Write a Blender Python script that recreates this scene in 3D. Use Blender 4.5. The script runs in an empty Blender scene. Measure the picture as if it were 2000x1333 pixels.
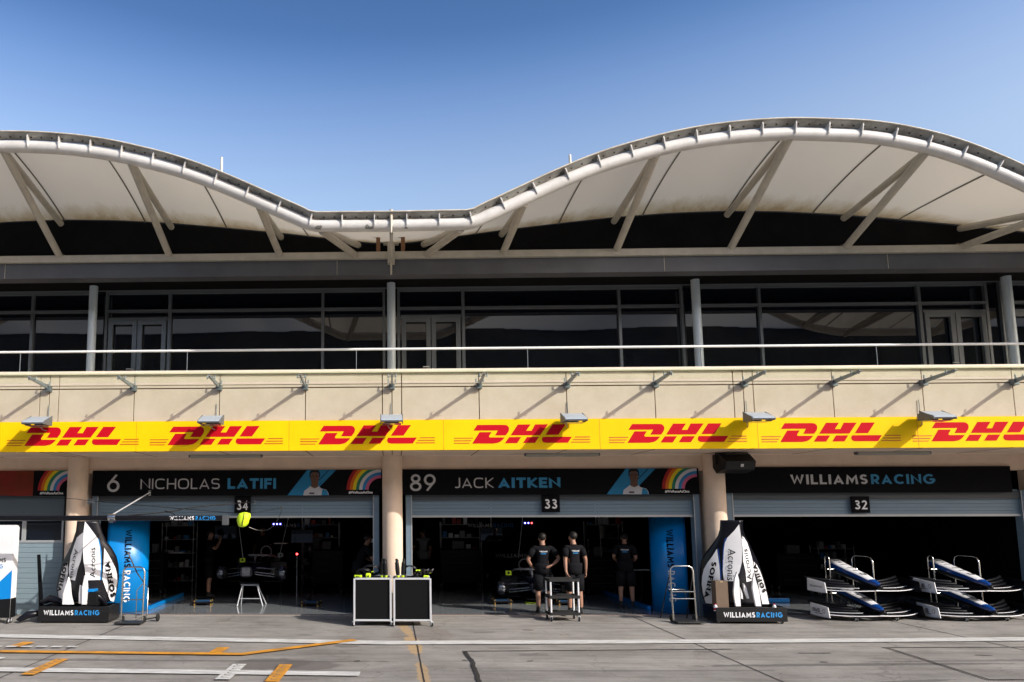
import bpy, bmesh, math, random
from mathutils import Vector, Matrix, Euler
random.seed(7)
R = math.radians
SC = bpy.context.scene
COL = SC.collection
# ------------------------------------------------------------------ camera
# principal point, focal length and horizon measured on the 2000 x 1333 photograph
FPX, PX0, PY0 = 1400., 725., 838.
PSI, PHI, RHO = .0266, math.atan(162/1400), .0025
CP = Vector((0, -15.5, 2.2))
cF = Vector((-math.sin(PSI)*math.cos(PHI), math.cos(PSI)*math.cos(PHI), math.sin(PHI)))
r0 = Vector((math.cos(PSI), math.sin(PSI), 0)); u0 = r0.cross(cF)
cR = r0*math.cos(RHO)-u0*math.sin(RHO); cU = u0*math.cos(RHO)+r0*math.sin(RHO)
cam = bpy.data.cameras.new('camera'); camo = bpy.data.objects.new('camera', cam); COL.objects.link(camo)
camo.matrix_world = Matrix(((cR.x, cU.x, -cF.x, CP.x), (cR.y, cU.y, -cF.y, CP.y), (cR.z, cU.z, -cF.z, CP.z), (0, 0, 0, 1)))
cam.sensor_width = 36; cam.lens = FPX*36/2000
cam.shift_x = (1000-PX0)/2000; cam.shift_y = (PY0-666.5)/2000
cam.clip_start = .1; cam.clip_end = 3000
SC.camera = camo
# ------------------------------------------------------------------ sky, sun, exposure
SUN = Vector((1.0, -.80, .735)).normalized()          # towards the sun
w = bpy.data.worlds.new('World'); SC.world = w; w.use_nodes = True
nt = w.node_tree; nt.nodes.clear()
sky = nt.nodes.new('ShaderNodeTexSky'); sky.sky_type = 'NISHITA'; sky.sun_disc = False
sky.sun_elevation = math.asin(SUN.z); sky.sun_rotation = math.atan2(SUN.x, SUN.y)
sky.altitude = 0; sky.air_density = 1.0; sky.dust_density = 2.5; sky.ozone_density = 3.0
bg = nt.nodes.new('ShaderNodeBackground'); bg.inputs[1].default_value = .15
hs = nt.nodes.new('ShaderNodeHueSaturation'); hs.inputs['Saturation'].default_value = 1.0
wo = nt.nodes.new('ShaderNodeOutputWorld')
nt.links.new(sky.outputs[0], hs.inputs['Color']); 
tcw = nt.nodes.new('ShaderNodeTexCoord'); sw = nt.nodes.new('ShaderNodeSeparateXYZ'); nt.links.new(tcw.outputs['Generated'], sw.inputs[0])
rw = nt.nodes.new('ShaderNodeValToRGB'); rw.color_ramp.interpolation = 'B_SPLINE'; ew = rw.color_ramp.elements; ew[0].position = .0; ew[0].color = (1.2, 1.15, 1.1, 1); ew[1].position = .75; ew[1].color = (.40, .50, .66, 1)
for _p, _c in ((.30, (1.60, 1.42, 1.25)), (.38, (1.92, 1.64, 1.38)), (.45, (1.70, 1.50, 1.38)), (.52, (1.10, 1.18, 1.30)), (.58, (.50, .74, .97))): _k = ew.new(_p); _k.color = tuple(q/2 for q in _c)+(1,)
for _k in (ew[0], ew[-1]): _k.color = tuple(q/2 for q in _k.color[:3])+(1,)
g2 = nt.nodes.new('ShaderNodeVectorMath'); g2.operation = 'SCALE'; g2.inputs['Scale'].default_value = 2
nt.links.new(sw.outputs[2], rw.inputs[0]); mw = nt.nodes.new('ShaderNodeMixRGB'); mw.blend_type = 'MULTIPLY'; mw.inputs[0].default_value = 1
nt.links.new(hs.outputs[0], mw.inputs[1]); nt.links.new(rw.outputs[0], mw.inputs[2]); nt.links.new(mw.outputs[0], g2.inputs[0]); nt.links.new(g2.outputs[0], bg.inputs[0]); nt.links.new(bg.outputs[0], wo.inputs[0])
sl = bpy.data.lights.new('sun', 'SUN'); sl.energy = 3.6; sl.angle = R(.5); sl.color = (1, .955, .885)
so = bpy.data.objects.new('sun', sl); COL.objects.link(so); so.rotation_euler = (-SUN).to_track_quat('-Z', 'Y').to_euler(); so.location = (20, -20, 30)
SC.view_settings.view_transform = 'Standard'; SC.view_settings.look = 'None'
SC.view_settings.exposure = 0.38; SC.view_settings.gamma = 1

def at(px, py, Y):
    r = cF+cR*((px-PX0)/FPX)-cU*((py-PY0)/FPX)
    t = (Y-CP.y)/r.y; p = CP+r*t
    return p.x, p.z
def atx(px, py, Y): return at(px, py, Y)[0]
def atz(px, py, Y): return at(px, py, Y)[1]
def gnd(px, py, z=0):
    r = cF+cR*((px-PX0)/FPX)-cU*((py-PY0)/FPX)
    t = (z-CP.z)/r.z; p = CP+r*t
    return p.x, p.y
def lerp(tab, x):
    if x <= tab[0][0]: return tab[0][1]
    for (a, b), (c, d) in zip(tab, tab[1:]):
        if x <= c: return b+(d-b)*(x-a)/(c-a)
    return tab[-1][1]
# ------------------------------------------------------------------ materials
MATS = {}
def mat(name, col, rough=.5, metal=0., var=.0, scale=3., bump=0., bscale=30., stretch=None, ior=1.45, emit=None, coat=0., spec=.5, dirt=None):
    if name in MATS: return MATS[name]
    m = bpy.data.materials.new(name); m.use_nodes = True; n = m.node_tree.nodes; l = m.node_tree.links
    b = n['Principled BSDF']
    c = tuple(col)+(1,)
    b.inputs['Base Color'].default_value = c; b.inputs['Roughness'].default_value = rough
    b.inputs['Metallic'].default_value = metal; b.inputs['IOR'].default_value = ior
    b.inputs['Coat Weight'].default_value = coat; b.inputs['Specular IOR Level'].default_value = spec
    if emit:
        b.inputs['Emission Color'].default_value = tuple(emit[:3])+(1,); b.inputs['Emission Strength'].default_value = emit[3]
    if var or bump:
        tc = n.new('ShaderNodeTexCoord'); mp = n.new('ShaderNodeMapping')
        l.new(tc.outputs['Object'], mp.inputs[0])
        if stretch: mp.inputs['Scale'].default_value = stretch
    if var:
        no = n.new('ShaderNodeTexNoise'); no.inputs['Scale'].default_value = scale; no.inputs['Detail'].default_value = 8; no.inputs['Roughness'].default_value = .65
        l.new(mp.outputs[0], no.inputs[0])
        rp = n.new('ShaderNodeValToRGB'); rp.color_ramp.elements[0].position = .3; rp.color_ramp.elements[1].position = .7
        rp.color_ramp.elements[0].color = tuple(x*(1-var) for x in (dirt or col))+(1,)
        rp.color_ramp.elements[1].color = tuple(min(1, x*(1+var*.5)) for x in col)+(1,)
        l.new(no.outputs[0], rp.inputs[0]); l.new(rp.outputs[0], b.inputs['Base Color'])
        mr = n.new('ShaderNodeMapRange'); mr.inputs[3].default_value = min(1, rough*1.25); mr.inputs[4].default_value = rough*.8
        l.new(no.outputs[0], mr.inputs[0]); l.new(mr.outputs[0], b.inputs['Roughness'])
    if bump:
        n2 = n.new('ShaderNodeTexNoise'); n2.inputs['Scale'].default_value = bscale; n2.inputs['Detail'].default_value = 4
        l.new(mp.outputs[0], n2.inputs[0])
        bp = n.new('ShaderNodeBump'); bp.inputs['Strength'].default_value = bump; bp.inputs['Distance'].default_value = .02
        l.new(n2.outputs[0], bp.inputs['Height']); l.new(bp.outputs[0], b.inputs['Normal'])
    MATS[name] = m
    return m
M = mat
BEIGE = M('precast_beige', (.61, .50, .425), .85, var=.07, scale=2.2, bump=.25, bscale=60, dirt=(.60, .48, .39))
GROOVE = M('rusty_groove', (.13, .06, .02), .9)
PLASTER = M('plaster_beige', (.74, .58, .45), .85, var=.14, scale=1.5, bump=.1, bscale=25)
LEDGE = M('ledge_stone', (.76, .66, .53), .7, var=.08, scale=3)
WHITE = M('white_paint', (.66, .62, .54), .42, var=.14, scale=2.5, dirt=(.5, .44, .35))
STEELW = M('strut_paint', (.50, .46, .39), .45, var=.16, scale=4)
GREY = M('grey_fascia', (.105, .11, .125), .5, var=.2, scale=1.2)
CHAR = M('charcoal_render', (.008, .008, .009), .95, spec=.15, var=.3, scale=2)
MULL = M('mullion_aluminium', (.17, .19, .21), .4, metal=.35)
GLASS = M('dark_glass', (.002, .004, .010), .012, ior=1.85)
SHUT = M('shutter_grey', (.155, .225, .29), .42, metal=.1, var=.1, scale=1.5, stretch=(1, 1, 6))
SHUTL = M('shutter_rail', (.42, .44, .45), .4, metal=.3)
BLACK = M('black_satin', (.007, .007, .008), .45, spec=.3)
BLKV = M('black_banner', (.0045, .0045, .006), .85, spec=.12)
CARB = M('carbon_gloss', (.005, .005, .007), .32, coat=.1, spec=.3)
SHELLB = M('shell_black', (.006, .006, .010), .3, coat=.15, spec=.3)
RUB = M('rubber', (.012, .012, .012), .8)
CHROME = M('bright_tube', (.62, .61, .58), .22, metal=1, var=.1, scale=20)
ALU = M('aluminium', (.60, .61, .63), .38, metal=.25)
GALV = M('galvanised', (.27, .30, .33), .45, metal=.5, var=.2, scale=15)
YEL = M('banner_yellow', (.92, .56, .001), .65, spec=.15, var=.08, scale=1.2, bump=.25, bscale=1.6)
RED = M('banner_red', (.50, .004, .014), .7, spec=.12)
ORNG = M('banner_line', (.50, .12, .0), .6)
WT = M('letter_white', (.72, .72, .74), .6)
WTD = M('letter_grey', (.46, .46, .48), .7)
BLT = M('letter_blue', (.02, .26, .62), .6)
BLTD = M('letter_blue_banner', (.03, .22, .42), .7)
WPNL = M('panel_white', (.80, .79, .80), .32, coat=.3, var=.04, scale=3)
BLU = M('panel_blue', (.0, .22, .62), .35, coat=.2, var=.05, scale=2)
BLUD = M('nose_blue', (.003, .045, .22), .3, coat=.2)
HIV = M('hivis_yellow', (.62, .85, .02), .55, emit=None)
SKIN = M('skin', (.34, .18, .12), .55, var=.08, scale=8)
CLOTH = M('black_cloth', (.008, .008, .010), .9, spec=.15, bump=.3, bscale=14)
HAIR = M('dark_hair', (.008, .006, .005), .6)
WALLIN = M('garage_black', (.003, .003, .003), .8, spec=.1)
CARD = M('cardboard', (.16, .11, .075), .9, var=.1)
PAINT = M('road_white', (.70, .69, .66), .7, var=.28, scale=2.2, dirt=(.52, .50, .47), stretch=(1.2, 5, 1))
PAINTO = M('road_orange', (.75, .32, .02), .7, var=.3, scale=3, dirt=(.5, .24, .06))
TAR = M('tar_seal', (.03, .028, .026), .8, var=.3, scale=4)
LEDB = M('led_blue', (.02, .02, .1), .4, emit=(.12, .12, 1, 14))
LEDR = M('led_red', (.1, .01, .01), .4, emit=(1, .05, .05, 9))
def glass_clear(name='clear_glass', tint=(.97, .985, .97), fac=.02):
    m = bpy.data.materials.new(name); m.use_nodes = True; n = m.node_tree.nodes; l = m.node_tree.links; n.clear()
    o = n.new('ShaderNodeOutputMaterial'); t = n.new('ShaderNodeBsdfTransparent'); t.inputs[0].default_value = tint+(1,)
    g = n.new('ShaderNodeBsdfGlossy'); g.inputs[1].default_value = .02; g.inputs[0].default_value = (.9, .95, .9, 1)
    x = n.new('ShaderNodeMixShader'); x.inputs[0].default_value = fac
    l.new(t.outputs[0], x.inputs[1]); l.new(g.outputs[0], x.inputs[2]); l.new(x.outputs[0], o.inputs[0])
    return m
CLEAR = glass_clear(); AWN = glass_clear('awning_glass', (.93, .975, .91), .05)
# ------------------------------------------------------------------ mesh helpers
OFF = {}
def tag(o, label=None, cat=None, group=None, kind=None):
    if label: o['label'] = label
    if cat: o['category'] = cat
    if group: o['group'] = group
    if kind: o['kind'] = kind
    return o
def thing(name, label, cat, loc=(0, 0, 0), rz=0, group=None):
    o = bpy.data.objects.new(name, None); COL.objects.link(o); o.empty_display_size = .2
    o.location = loc; o.rotation_euler = (0, 0, rz)
    OFF[o.name] = Vector(loc) if not rz else Vector((0, 0, 0))
    return tag(o, label, cat, group)
class MB:
    def __init__(s): s.v = []; s.f = []; s.m = []; s.sm = []
    def add(s, vs, fs, m=0, smooth=False):
        k = len(s.v); s.v += [tuple(v) for v in vs]
        for f in fs: s.f.append(tuple(i+k for i in f)); s.m.append(m); s.sm.append(smooth)
        return s
    def box(s, x0, x1, y0, y1, z0, z1, m=0, T=None):
        vs = [Vector((x, y, z)) for z in (z0, z1) for y in (y0, y1) for x in (x0, x1)]
        if T: vs = [T @ v for v in vs]
        return s.add(vs, [(0, 2, 3, 1), (4, 5, 7, 6), (0, 1, 5, 4), (2, 6, 7, 3), (0, 4, 6, 2), (1, 3, 7, 5)], m)
    def rbox(s, x0, x1, y0, y1, z0, z1, r=.02, m=0, T=None):
        # box with chamfered edges
        X = [x0, x0+r, x1-r, x1]; Y = [y0, y0+r, y1-r, y1]; Z = [z0, z0+r, z1-r, z1]
        bm = bmesh.new(); bmesh.ops.create_cube(bm, size=1)
        for v in bm.verts: v.co = Vector((x0+(v.co.x+.5)*(x1-x0), y0+(v.co.y+.5)*(y1-y0), z0+(v.co.z+.5)*(z1-z0)))
        bmesh.ops.bevel(bm, geom=list(bm.edges), offset=r, segments=2, profile=.6, affect='EDGES')
        bm.verts.index_update()
        vs = [v.co.copy() for v in bm.verts]
        if T: vs = [T @ v for v in vs]
        s.add(vs, [[v.index for v in f.verts] for f in bm.faces], m); bm.free()
        return s
    def tube(s, pts, r, n=10, m=0, caps=True, closed=False):
        pts = [Vector(p) for p in pts]; N = len(pts); rs = r if isinstance(r, (list, tuple)) else [r]*N
        vs = []; up = None
        for i, p in enumerate(pts):
            a = pts[i-1] if i > 0 else (pts[-1] if closed else p); b = pts[(i+1) % N] if (i < N-1 or closed) else p
            t = (b-a).normalized()
            if up is None: up = Vector((0, 0, 1)) if abs(t.z) < .9 else Vector((1, 0, 0))
            x = t.cross(up).normalized(); up = x.cross(t).normalized()
            for k in range(n):
                g = 2*math.pi*k/n; vs.append(p+(x*math.cos(g)+up*math.sin(g))*rs[i])
        fs = []
        for i in range(N-1 if not closed else N):
            for k in range(n):
                j = (i+1) % N
                fs.append((i*n+k, i*n+(k+1) % n, j*n+(k+1) % n, j*n+k))
        s.add(vs, fs, m, True)
        if caps and not closed:
            s.add(vs[:n], [tuple(reversed(range(n)))], m); s.add(vs[-n:], [tuple(range(n))], m)
        return s
    def lathe(s, prof, c=(0, 0, 0), n=20, m=0, axis='z'):
        vs = []
        for r, z in prof:
            for k in range(n):
                g = 2*math.pi*k/n
                if axis == 'z': vs.append((c[0]+r*math.cos(g), c[1]+r*math.sin(g), c[2]+z))
                elif axis == 'x': vs.append((c[0]+z, c[1]+r*math.cos(g), c[2]+r*math.sin(g)))
                else: vs.append((c[0]+r*math.cos(g), c[1]+z, c[2]+r*math.sin(g)))
        fs = [(i*n+k, i*n+(k+1) % n, (i+1)*n+(k+1) % n, (i+1)*n+k) for i in range(len(prof)-1) for k in range(n)]
        s.add(vs, fs, m, True)
        for i, o in ((0, 1), (len(prof)-1, 0)):
            if prof[i][0] > 1e-5: s.add(vs[i*n:(i+1)*n], [tuple(range(n)) if not o else tuple(reversed(range(n)))], m)
        return s
    def prism(s, poly, fn, d0, d1, m=0):
        # polygon (u,v) swept between depth d0 and d1; fn(u,v,d) -> point
        n = len(poly); vs = [fn(u, v, d0) for u, v in poly]+[fn(u, v, d1) for u, v in poly]
        fs = [tuple(range(n)), tuple(reversed(range(n, 2*n)))]+[(i, i+n, (i+1) % n+n, (i+1) % n) for i in range(n)]
        return s.add(vs, fs, m)
    def flat(s, poly, fn, m=0):
        return s.add([fn(u, v) for u, v in poly], [tuple(range(len(poly)))], m)
    def build(s, name, mats, parent=None, local=False):
        me = bpy.data.meshes.new(name)
        off = Vector((0, 0, 0)) if (local or parent is None) else OFF.get(parent.name, Vector((0, 0, 0)))
        me.from_pydata([(v[0]-off.x, v[1]-off.y, v[2]-off.z) for v in s.v], [], s.f)
        if not isinstance(mats, (list, tuple)): mats = [mats]
        for x in mats: me.materials.append(x)
        me.polygons.foreach_set('material_index', s.m); me.polygons.foreach_set('use_smooth', s.sm)
        me.update()
        bm = bmesh.new(); bm.from_mesh(me); bmesh.ops.recalc_face_normals(bm, faces=bm.faces); bm.to_mesh(me); bm.free()
        o = bpy.data.objects.new(name, me); COL.objects.link(o)
        if parent: o.parent = parent; OFF[o.name] = off
        return o
def copy_tree(o, parent=None):
    c = o.copy(); COL.objects.link(c)
    if parent: c.parent = parent
    for ch in list(o.children): copy_tree(ch, c)
    return c
def XZ(Y, s=1): return lambda u, v, d=0: (u, Y+d, v)
# ------------------------------------------------------------------ stroke lettering
def arc(cx, cy, rx, ry, a0, a1, p=2., n=14):
    o = []
    for i in range(n+1):
        a = R(a0+(a1-a0)*i/n); c, s = math.cos(a), math.sin(a); e = 2/p
        o.append((cx+rx*math.copysign(abs(c)**e, c), cy+ry*math.copysign(abs(s)**e, s)))
    return o
def glyph(ch, s, p, wd):
    h = s/2; t = 1-h; k = wd
    def W(x): return max(x*k, s*2.2)
    if ch == ' ': return .34*k, []
    if ch == '-': return .4*k, [[(0, .45), (.4*k, .45)]]
    if ch == 'I': return s, [[(h, 0), (h, 1)]]
    if ch == 'L': w = W(.52); return w, [[(h, 1), (h, h), (w, h)]]
    if ch == 'F': w = W(.52); return w, [[(h, 0), (h, t), (w, t)], [(h, .5), (w*.92, .5)]]
    if ch == 'E': w = W(.54); return w, [[(w, t), (h, t), (h, h), (w, h)], [(h, .5), (w*.92, .5)]]
    if ch == 'T': w = W(.62); return w, [[(0, t), (w, t)], [(w/2, 0), (w/2, t)]]
    if ch == 'H': w = W(.72); return w, [[(h, 0), (h, 1)], [(w-h, 0), (w-h, 1)], [(h, .5), (w-h, .5)]]
    if ch == 'A': w = W(.80); return w, [[(h, 0), (w/2, t), (w-h, 0)], [(w*.22, .27), (w*.78, .27)]]
    if ch == 'V': w = W(.75); return w, [[(h, 1), (w/2, h), (w-h, 1)]]
    if ch == 'M': w = W(.92); return w, [[(h, 0), (w*.17, 1), (w/2, .3), (w*.83, 1), (w-h, 0)]]
    if ch == 'N': w = W(.76); return w, [[(h, 0), (h, 1), (w-h, 0), (w-h, 1)]]
    if ch == 'W': w = W(1.05); return w, [[(h, 1), (w*.29, 0), (w*.5, .95), (w*.71, 0), (w-h, 1)]]
    if ch == 'K': w = W(.66); return w, [[(h, 0), (h, 1)], [(w-h*.6, 1), (h*1.6, .48), (w-h*.4, 0)]]
    if ch == 'O': w = W(.92 if p < 2.5 else .86); return w, [arc(w/2, .5, w/2-h, .5-h, 90, 450, p, 26)]
    if ch == 'D': w = W(.74); return w, [[(h, h), (h, t), (w*.45, t)]+arc(w*.45, .5, w*.55-h, .5-h, 90, -90, p, 12)+[(h, h)]]
    if ch == 'C': w = W(.78); r = w/2*1.12; return w, [arc(r, .5, r-h, .5-h, 48, 312, p, 18)]
    if ch == 'G': w = W(.86); r = w/2*1.06; return w, [arc(r, .5, r-h, .5-h, 48, 345, p, 20)+[(r*2-h*1.5, .47), (r*1.05, .47)]]
    if ch == 'S': w = W(.56 if p < 2.5 else .66); r = (.5-h)/2; return w, [arc(w/2, t-r, w/2-h, r, 25, 270, p, 12)+arc(w/2, h+r, w/2-h, r, 90, -155, p, 12)[1:]]
    if ch == 'R': w = W(.62); return w, [[(h, 0), (h, t), (w*.5, t)]+arc(w*.5, t-.26, w*.5-h, .26, 90, -90, 2, 10)[1:]+[(h, t-.52)], [(w*.42, t-.52), (w-h*.9, 0)]]
    if ch == 'J': w = W(.5); return w, [[(w-h, 1), (w-h, .3)]+arc(w*.5, .3, w*.5-h, .3-h, 0, -130, p, 8)[1:]]
    if ch == '0': w = .66*k; return w, [arc(w/2, .5, w/2-h, .5-h, 90, 450, 2, 24)]
    if ch == '6': w = .66*k; r = w/2-h; return w, [[(w*.74, 1), (w*.1, .42)], arc(w/2, h+r*1.02, r, r*1.02, 90, 450, 2, 24)]
    if ch == '9': w = .66*k; r = w/2-h; return w, [[(w*.26, 0), (w*.9, .58)], arc(w/2, t-r*1.02, r, r*1.02, 90, 450, 2, 24)]
    if ch == '8': w = .64*k; return w, [arc(w/2, .745, w*.42-h, .255-h, -90, 270, 2, 20), arc(w/2, .27, w/2-h, .27-h+.01, 90, 450, 2, 22)]
    if ch == '3': w = .6*k; return w, [arc(w*.46, .74, w*.44-h, .26-h, 150, -90, 2, 12)+arc(w*.46, .27, w*.52-h, .27-h, 90, -155, 2, 12)[1:]]
    if ch == '2': w = .6*k; return w, [arc(w*.48, .70, w*.48-h, .30-h, 165, -35, 2, 12)+[(h*1.3, h), (w, h)]]
    if ch == '4': w = .66*k; return w, [[(w*.7, 0), (w*.7, .95), (h*1.2, .28), (w, .28)]]
    return .4, []
def strip(pts, s):
    L, Rr = [], []; n = len(pts); closed = n > 3 and (Vector(pts[0])-Vector(pts[-1])).length < 1e-4
    for i in range(n):
        p = Vector(pts[i]); a = Vector(pts[i-1]) if i else (Vector(pts[-2]) if closed else None); b = Vector(pts[i+1]) if i < n-1 else (Vector(pts[1]) if closed else None)
        d1 = (p-a).normalized() if a is not None else None; d2 = (b-p).normalized() if b is not None else None
        if d1 is None: d1 = d2
        if d2 is None: d2 = d1
        n1 = Vector((-d1.y, d1.x)); n2 = Vector((-d2.y, d2.x)); m = n1+n2
        if m.length < .2: m = n1
        m.normalize(); k = s/2/max(.32, m.dot(n1))
        L.append(p+m*k); Rr.append(p-m*k)
    return L, Rr
def stext(mb, txt, H, s, fn, m=0, p=2., wd=1., gap=.14, clampv=True, layer=.0006):
    """fn(u, v, d): u along the line in metres, v up in metres, d = outward offset"""
    u = 0
    for ch in txt:
        w, strokes = glyph(ch, s, p, wd)
        for q, st in enumerate(strokes):
            L, Rr = strip(st, s)
            vs = []
            for a, b in zip(L, Rr):
                for c in (a, b):
                    y = min(1., max(0., c.y)) if clampv else c.y
                    vs.append(fn((u+c.x)*H, y*H, .002+q*layer))
            mb.add(vs, [(2*i, 2*i+1, 2*i+3, 2*i+2) for i in range(len(L)-1)], m)
        u += w+gap
    return (u-gap)*H
def swidth(txt, H, s, p=2., wd=1., gap=.14): return (sum(glyph(c, s, p, wd)[0]+gap for c in txt)-gap)*H
def ftext(mb, txt, H, fn, m=0, bold=0., sx=1.):
    c = bpy.data.curves.new('t', 'FONT'); c.body = txt; c.size = 1; c.offset = bold; c.resolution_u = 3
    o = bpy.data.objects.new('t', c); me = bpy.data.meshes.new_from_object(o)
    xs = [v.co.x for v in me.vertices]; x0 = min(xs)
    k = H/.73
    mb.add([fn((v.co.x-x0)*k*sx, v.co.y*k, .002) for v in me.vertices], [tuple(p.vertices) for p in me.polygons], m)
    wdt = (max(xs)-x0)*k*sx
    bpy.data.objects.remove(o); bpy.data.meshes.remove(me); bpy.data.curves.remove(c)
    return wdt
def fwidth(txt, H, sx=1.):
    mb = MB(); return ftext(mb, txt, H, lambda u, v, d: (u, v, d), 0, 0, sx)
TEAM = ('WILLIAMS', 'RACING')
def team(mb, fn, width, H, s=.19, m1=0, m2=1, gap=.15):
    w0 = swidth('WILLIAMS', 1, s, gap=gap)+.26+swidth('RACING', 1, s, gap=gap)
    k = width/w0      # stretch along u to fit
    a = stext(mb, 'WILLIAMS', 1, s, lambda u, v, d: fn(u*k, v*H, d), m1, gap=gap)
    stext(mb, 'RACING', 1, s, lambda u, v, d: fn((u+a+.26)*k, v*H, d), m2, gap=gap)
# ------------------------------------------------------------------ THE GROUND
def ground_mat():
    m = bpy.data.materials.new('pit_lane_concrete'); m.use_nodes = True; n = m.node_tree.nodes; l = m.node_tree.links; b = n['Principled BSDF']
    tc = n.new('ShaderNodeTexCoord')
    def mapn(sc):
        q = n.new('ShaderNodeMapping'); q.inputs['Scale'].default_value = sc; l.new(tc.outputs['Object'], q.inputs[0]); return q
    def noise(q, s, d=8, r=.6):
        t = n.new('ShaderNodeTexNoise'); t.inputs['Scale'].default_value = s; t.inputs['Detail'].default_value = d; t.inputs['Roughness'].default_value = r; l.new(q.outputs[0], t.inputs[0]); return t
    def ramp(src, stops):
        r = n.new('ShaderNodeValToRGB'); e = r.color_ramp.elements
        e[0].position, e[0].color = stops[0][0], stops[0][1]+(1,); e[1].position, e[1].color = stops[-1][0], stops[-1][1]+(1,)
        for s in stops[1:-1]: k = e.new(s[0]); k.color = s[1]+(1,)
        l.new(src, r.inputs[0]); return r
    def mix(a, bb, fac, mode='MIX'):
        x = n.new('ShaderNodeMixRGB'); x.blend_type = mode
        if isinstance(fac, float): x.inputs[0].default_value = fac
        else: l.new(fac, x.inputs[0])
        l.new(a, x.inputs[1])
        if isinstance(bb, tuple): x.inputs[2].default_value = bb+(1,)
        else: l.new(bb, x.inputs[2])
        return x.outputs[0]
    q1 = mapn((1, 1, 1)); qs = mapn((.16, 1.6, 1)); qf = mapn((.5, 3.0, 1))
    base = ramp(noise(q1, .55, 10).outputs[0], [(.3, (.255, .235, .215)), (.5, (.325, .305, .28)), (.72, (.40, .375, .345))])
    st = ramp(noise(qs, 3.2, 8, .7).outputs[0], [(.36, (.36, .35, .34)), (.52, (.96, .96, .96)), (1, (1.06, 1.06, 1.06))])
    c = mix(base.outputs[0], st.outputs[0], .42, 'MULTIPLY')
    mott = ramp(noise(mapn((.7, 1.1, 1)), 2.6, 9, .72).outputs[0], [(.38, (.80, .785, .77)), (.55, (1.03, 1.02, 1.0))])
    c = mix(c, mott.outputs[0], .75, 'MULTIPLY')
    fine = ramp(noise(qf, 22, 6, .8).outputs[0], [(.3, (.72, .71, .70)), (.6, (1.05, 1.05, 1.05))])
    c = mix(c, fine.outputs[0], .7, 'MULTIPLY')
    # longitudinal tyre-darkened bands at fixed distances from the building
    sep = n.new('ShaderNodeSeparateXYZ'); l.new(tc.outputs['Object'], sep.inputs[0])
    nz = noise(mapn((.25, .8, 1)), 1.3, 4)
    add = n.new('ShaderNodeMath'); add.operation = 'MULTIPLY_ADD'; l.new(nz.outputs[0], add.inputs[0]); add.inputs[1].default_value = 1.1; l.new(sep.outputs[1], add.inputs[2])
    bands = ramp(add.outputs[0], [(0, (1, 1, 1)), (1, (1, 1, 1))])
    mr = n.new('ShaderNodeMapRange'); mr.inputs[1].default_value = -9; mr.inputs[2].default_value = 1; l.new(add.outputs[0], mr.inputs[0]); l.new(mr.outputs[0], bands.inputs[0])
    e = bands.color_ramp.elements
    for pos, v in ((.0, .95), (.30, .80), (.36, .97), (.43, .78), (.47, 1.0), (.52, .95), (.56, .82), (.60, 1.0), (.8, 1.05)):
        k = e.new(pos); k.color = (v, v, v*1.01, 1)
    c = mix(c, bands.outputs[0], .8, 'MULTIPLY')
    # blotches: oil stains and the sandy repair
    dist = noise(q1, 5.0, 5)
    def blob(x, y, rx, ry, col, st_, amp=.8, rot=0):
        nonlocal c
        mp = n.new('ShaderNodeMapping'); mp.vector_type = 'TEXTURE'; mp.inputs['Location'].default_value = (x, y, 0); mp.inputs['Scale'].default_value = (rx, ry, 1); mp.inputs['Rotation'].default_value = (0, 0, rot)
        l.new(tc.outputs['Object'], mp.inputs[0])
        ln = n.new('ShaderNodeVectorMath'); ln.operation = 'LENGTH'; l.new(mp.outputs[0], ln.inputs[0])
        ad = n.new('ShaderNodeMath'); ad.operation = 'MULTIPLY_ADD'; l.new(dist.outputs[0], ad.inputs[0]); ad.inputs[1].default_value = amp; l.new(ln.outputs['Value'], ad.inputs[2])
        m2 = n.new('ShaderNodeMapRange'); m2.inputs[1].default_value = 1.0+amp*.5; m2.inputs[2].default_value = .82+amp*.5; m2.inputs[3].default_value = 0; m2.inputs[4].default_value = st_
        l.new(ad.outputs[0], m2.inputs[0]); c = mix(c, col, m2.outputs[0])
    dk = (.12, .105, .095)
    blob(-1.75, -4.75, .62, .42, dk, .75); blob(-1.2, -4.85, .5, .36, dk, .7); blob(-.72, -3.35, .24, .14, dk, .55); blob(-1.55, -2.3, .17, .08, dk, .5)
    blob(.55, -2.2, .62, 1.1, (.20, .165, .14), .45, 1.3); blob(.27, -1.6, .11, .75, (.46, .31, .16), .85, 1.6, .12); blob(.36, -3.1, .13, 1.0, (.46, .31, .16), .9, 2.0, .05); blob(.42, -5.3, .09, .8, (.44, .30, .16), .8, 2.2, 0)
    blob(2.55, -1.7, .13, .12, dk, .6); blob(4.95, -3.75, .22, .12, dk, .6); blob(2.2, -4.05, .3, .12, dk, .5, 1.2); blob(1.9, -3.5, .35, .08, dk, .4, 1.5)
    blob(6.6, -4.7, 2.6, .09, (.10, .095, .09), .75, 1.2, .05); blob(9.3, -4.35, 2.2, .08, (.11, .10, .095), .6, 1.4, .06); blob(-3.2, -4.55, 3.6, .07, (.10, .095, .09), .65, 1.3, -.01)
    blob(3.2, -5.15, 2.6, .05, (.10, .095, .09), .55, 1.5, .02); blob(6.6, -5.75, .9, .07, (.08, .08, .08), .6, 1.2, .2)
    vo = n.new('ShaderNodeTexVoronoi'); vo.feature = 'DISTANCE_TO_EDGE'; vo.inputs['Scale'].default_value = .42; wv = n.new('ShaderNodeVectorMath'); wv.operation = 'MULTIPLY_ADD'; l.new(noise(q1, 1.6, 5).outputs['Color'], wv.inputs[0]); wv.inputs[1].default_value = (1.1, 1.1, 0); l.new(tc.outputs['Object'], wv.inputs[2]); l.new(wv.outputs[0], vo.inputs['Vector'])
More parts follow.
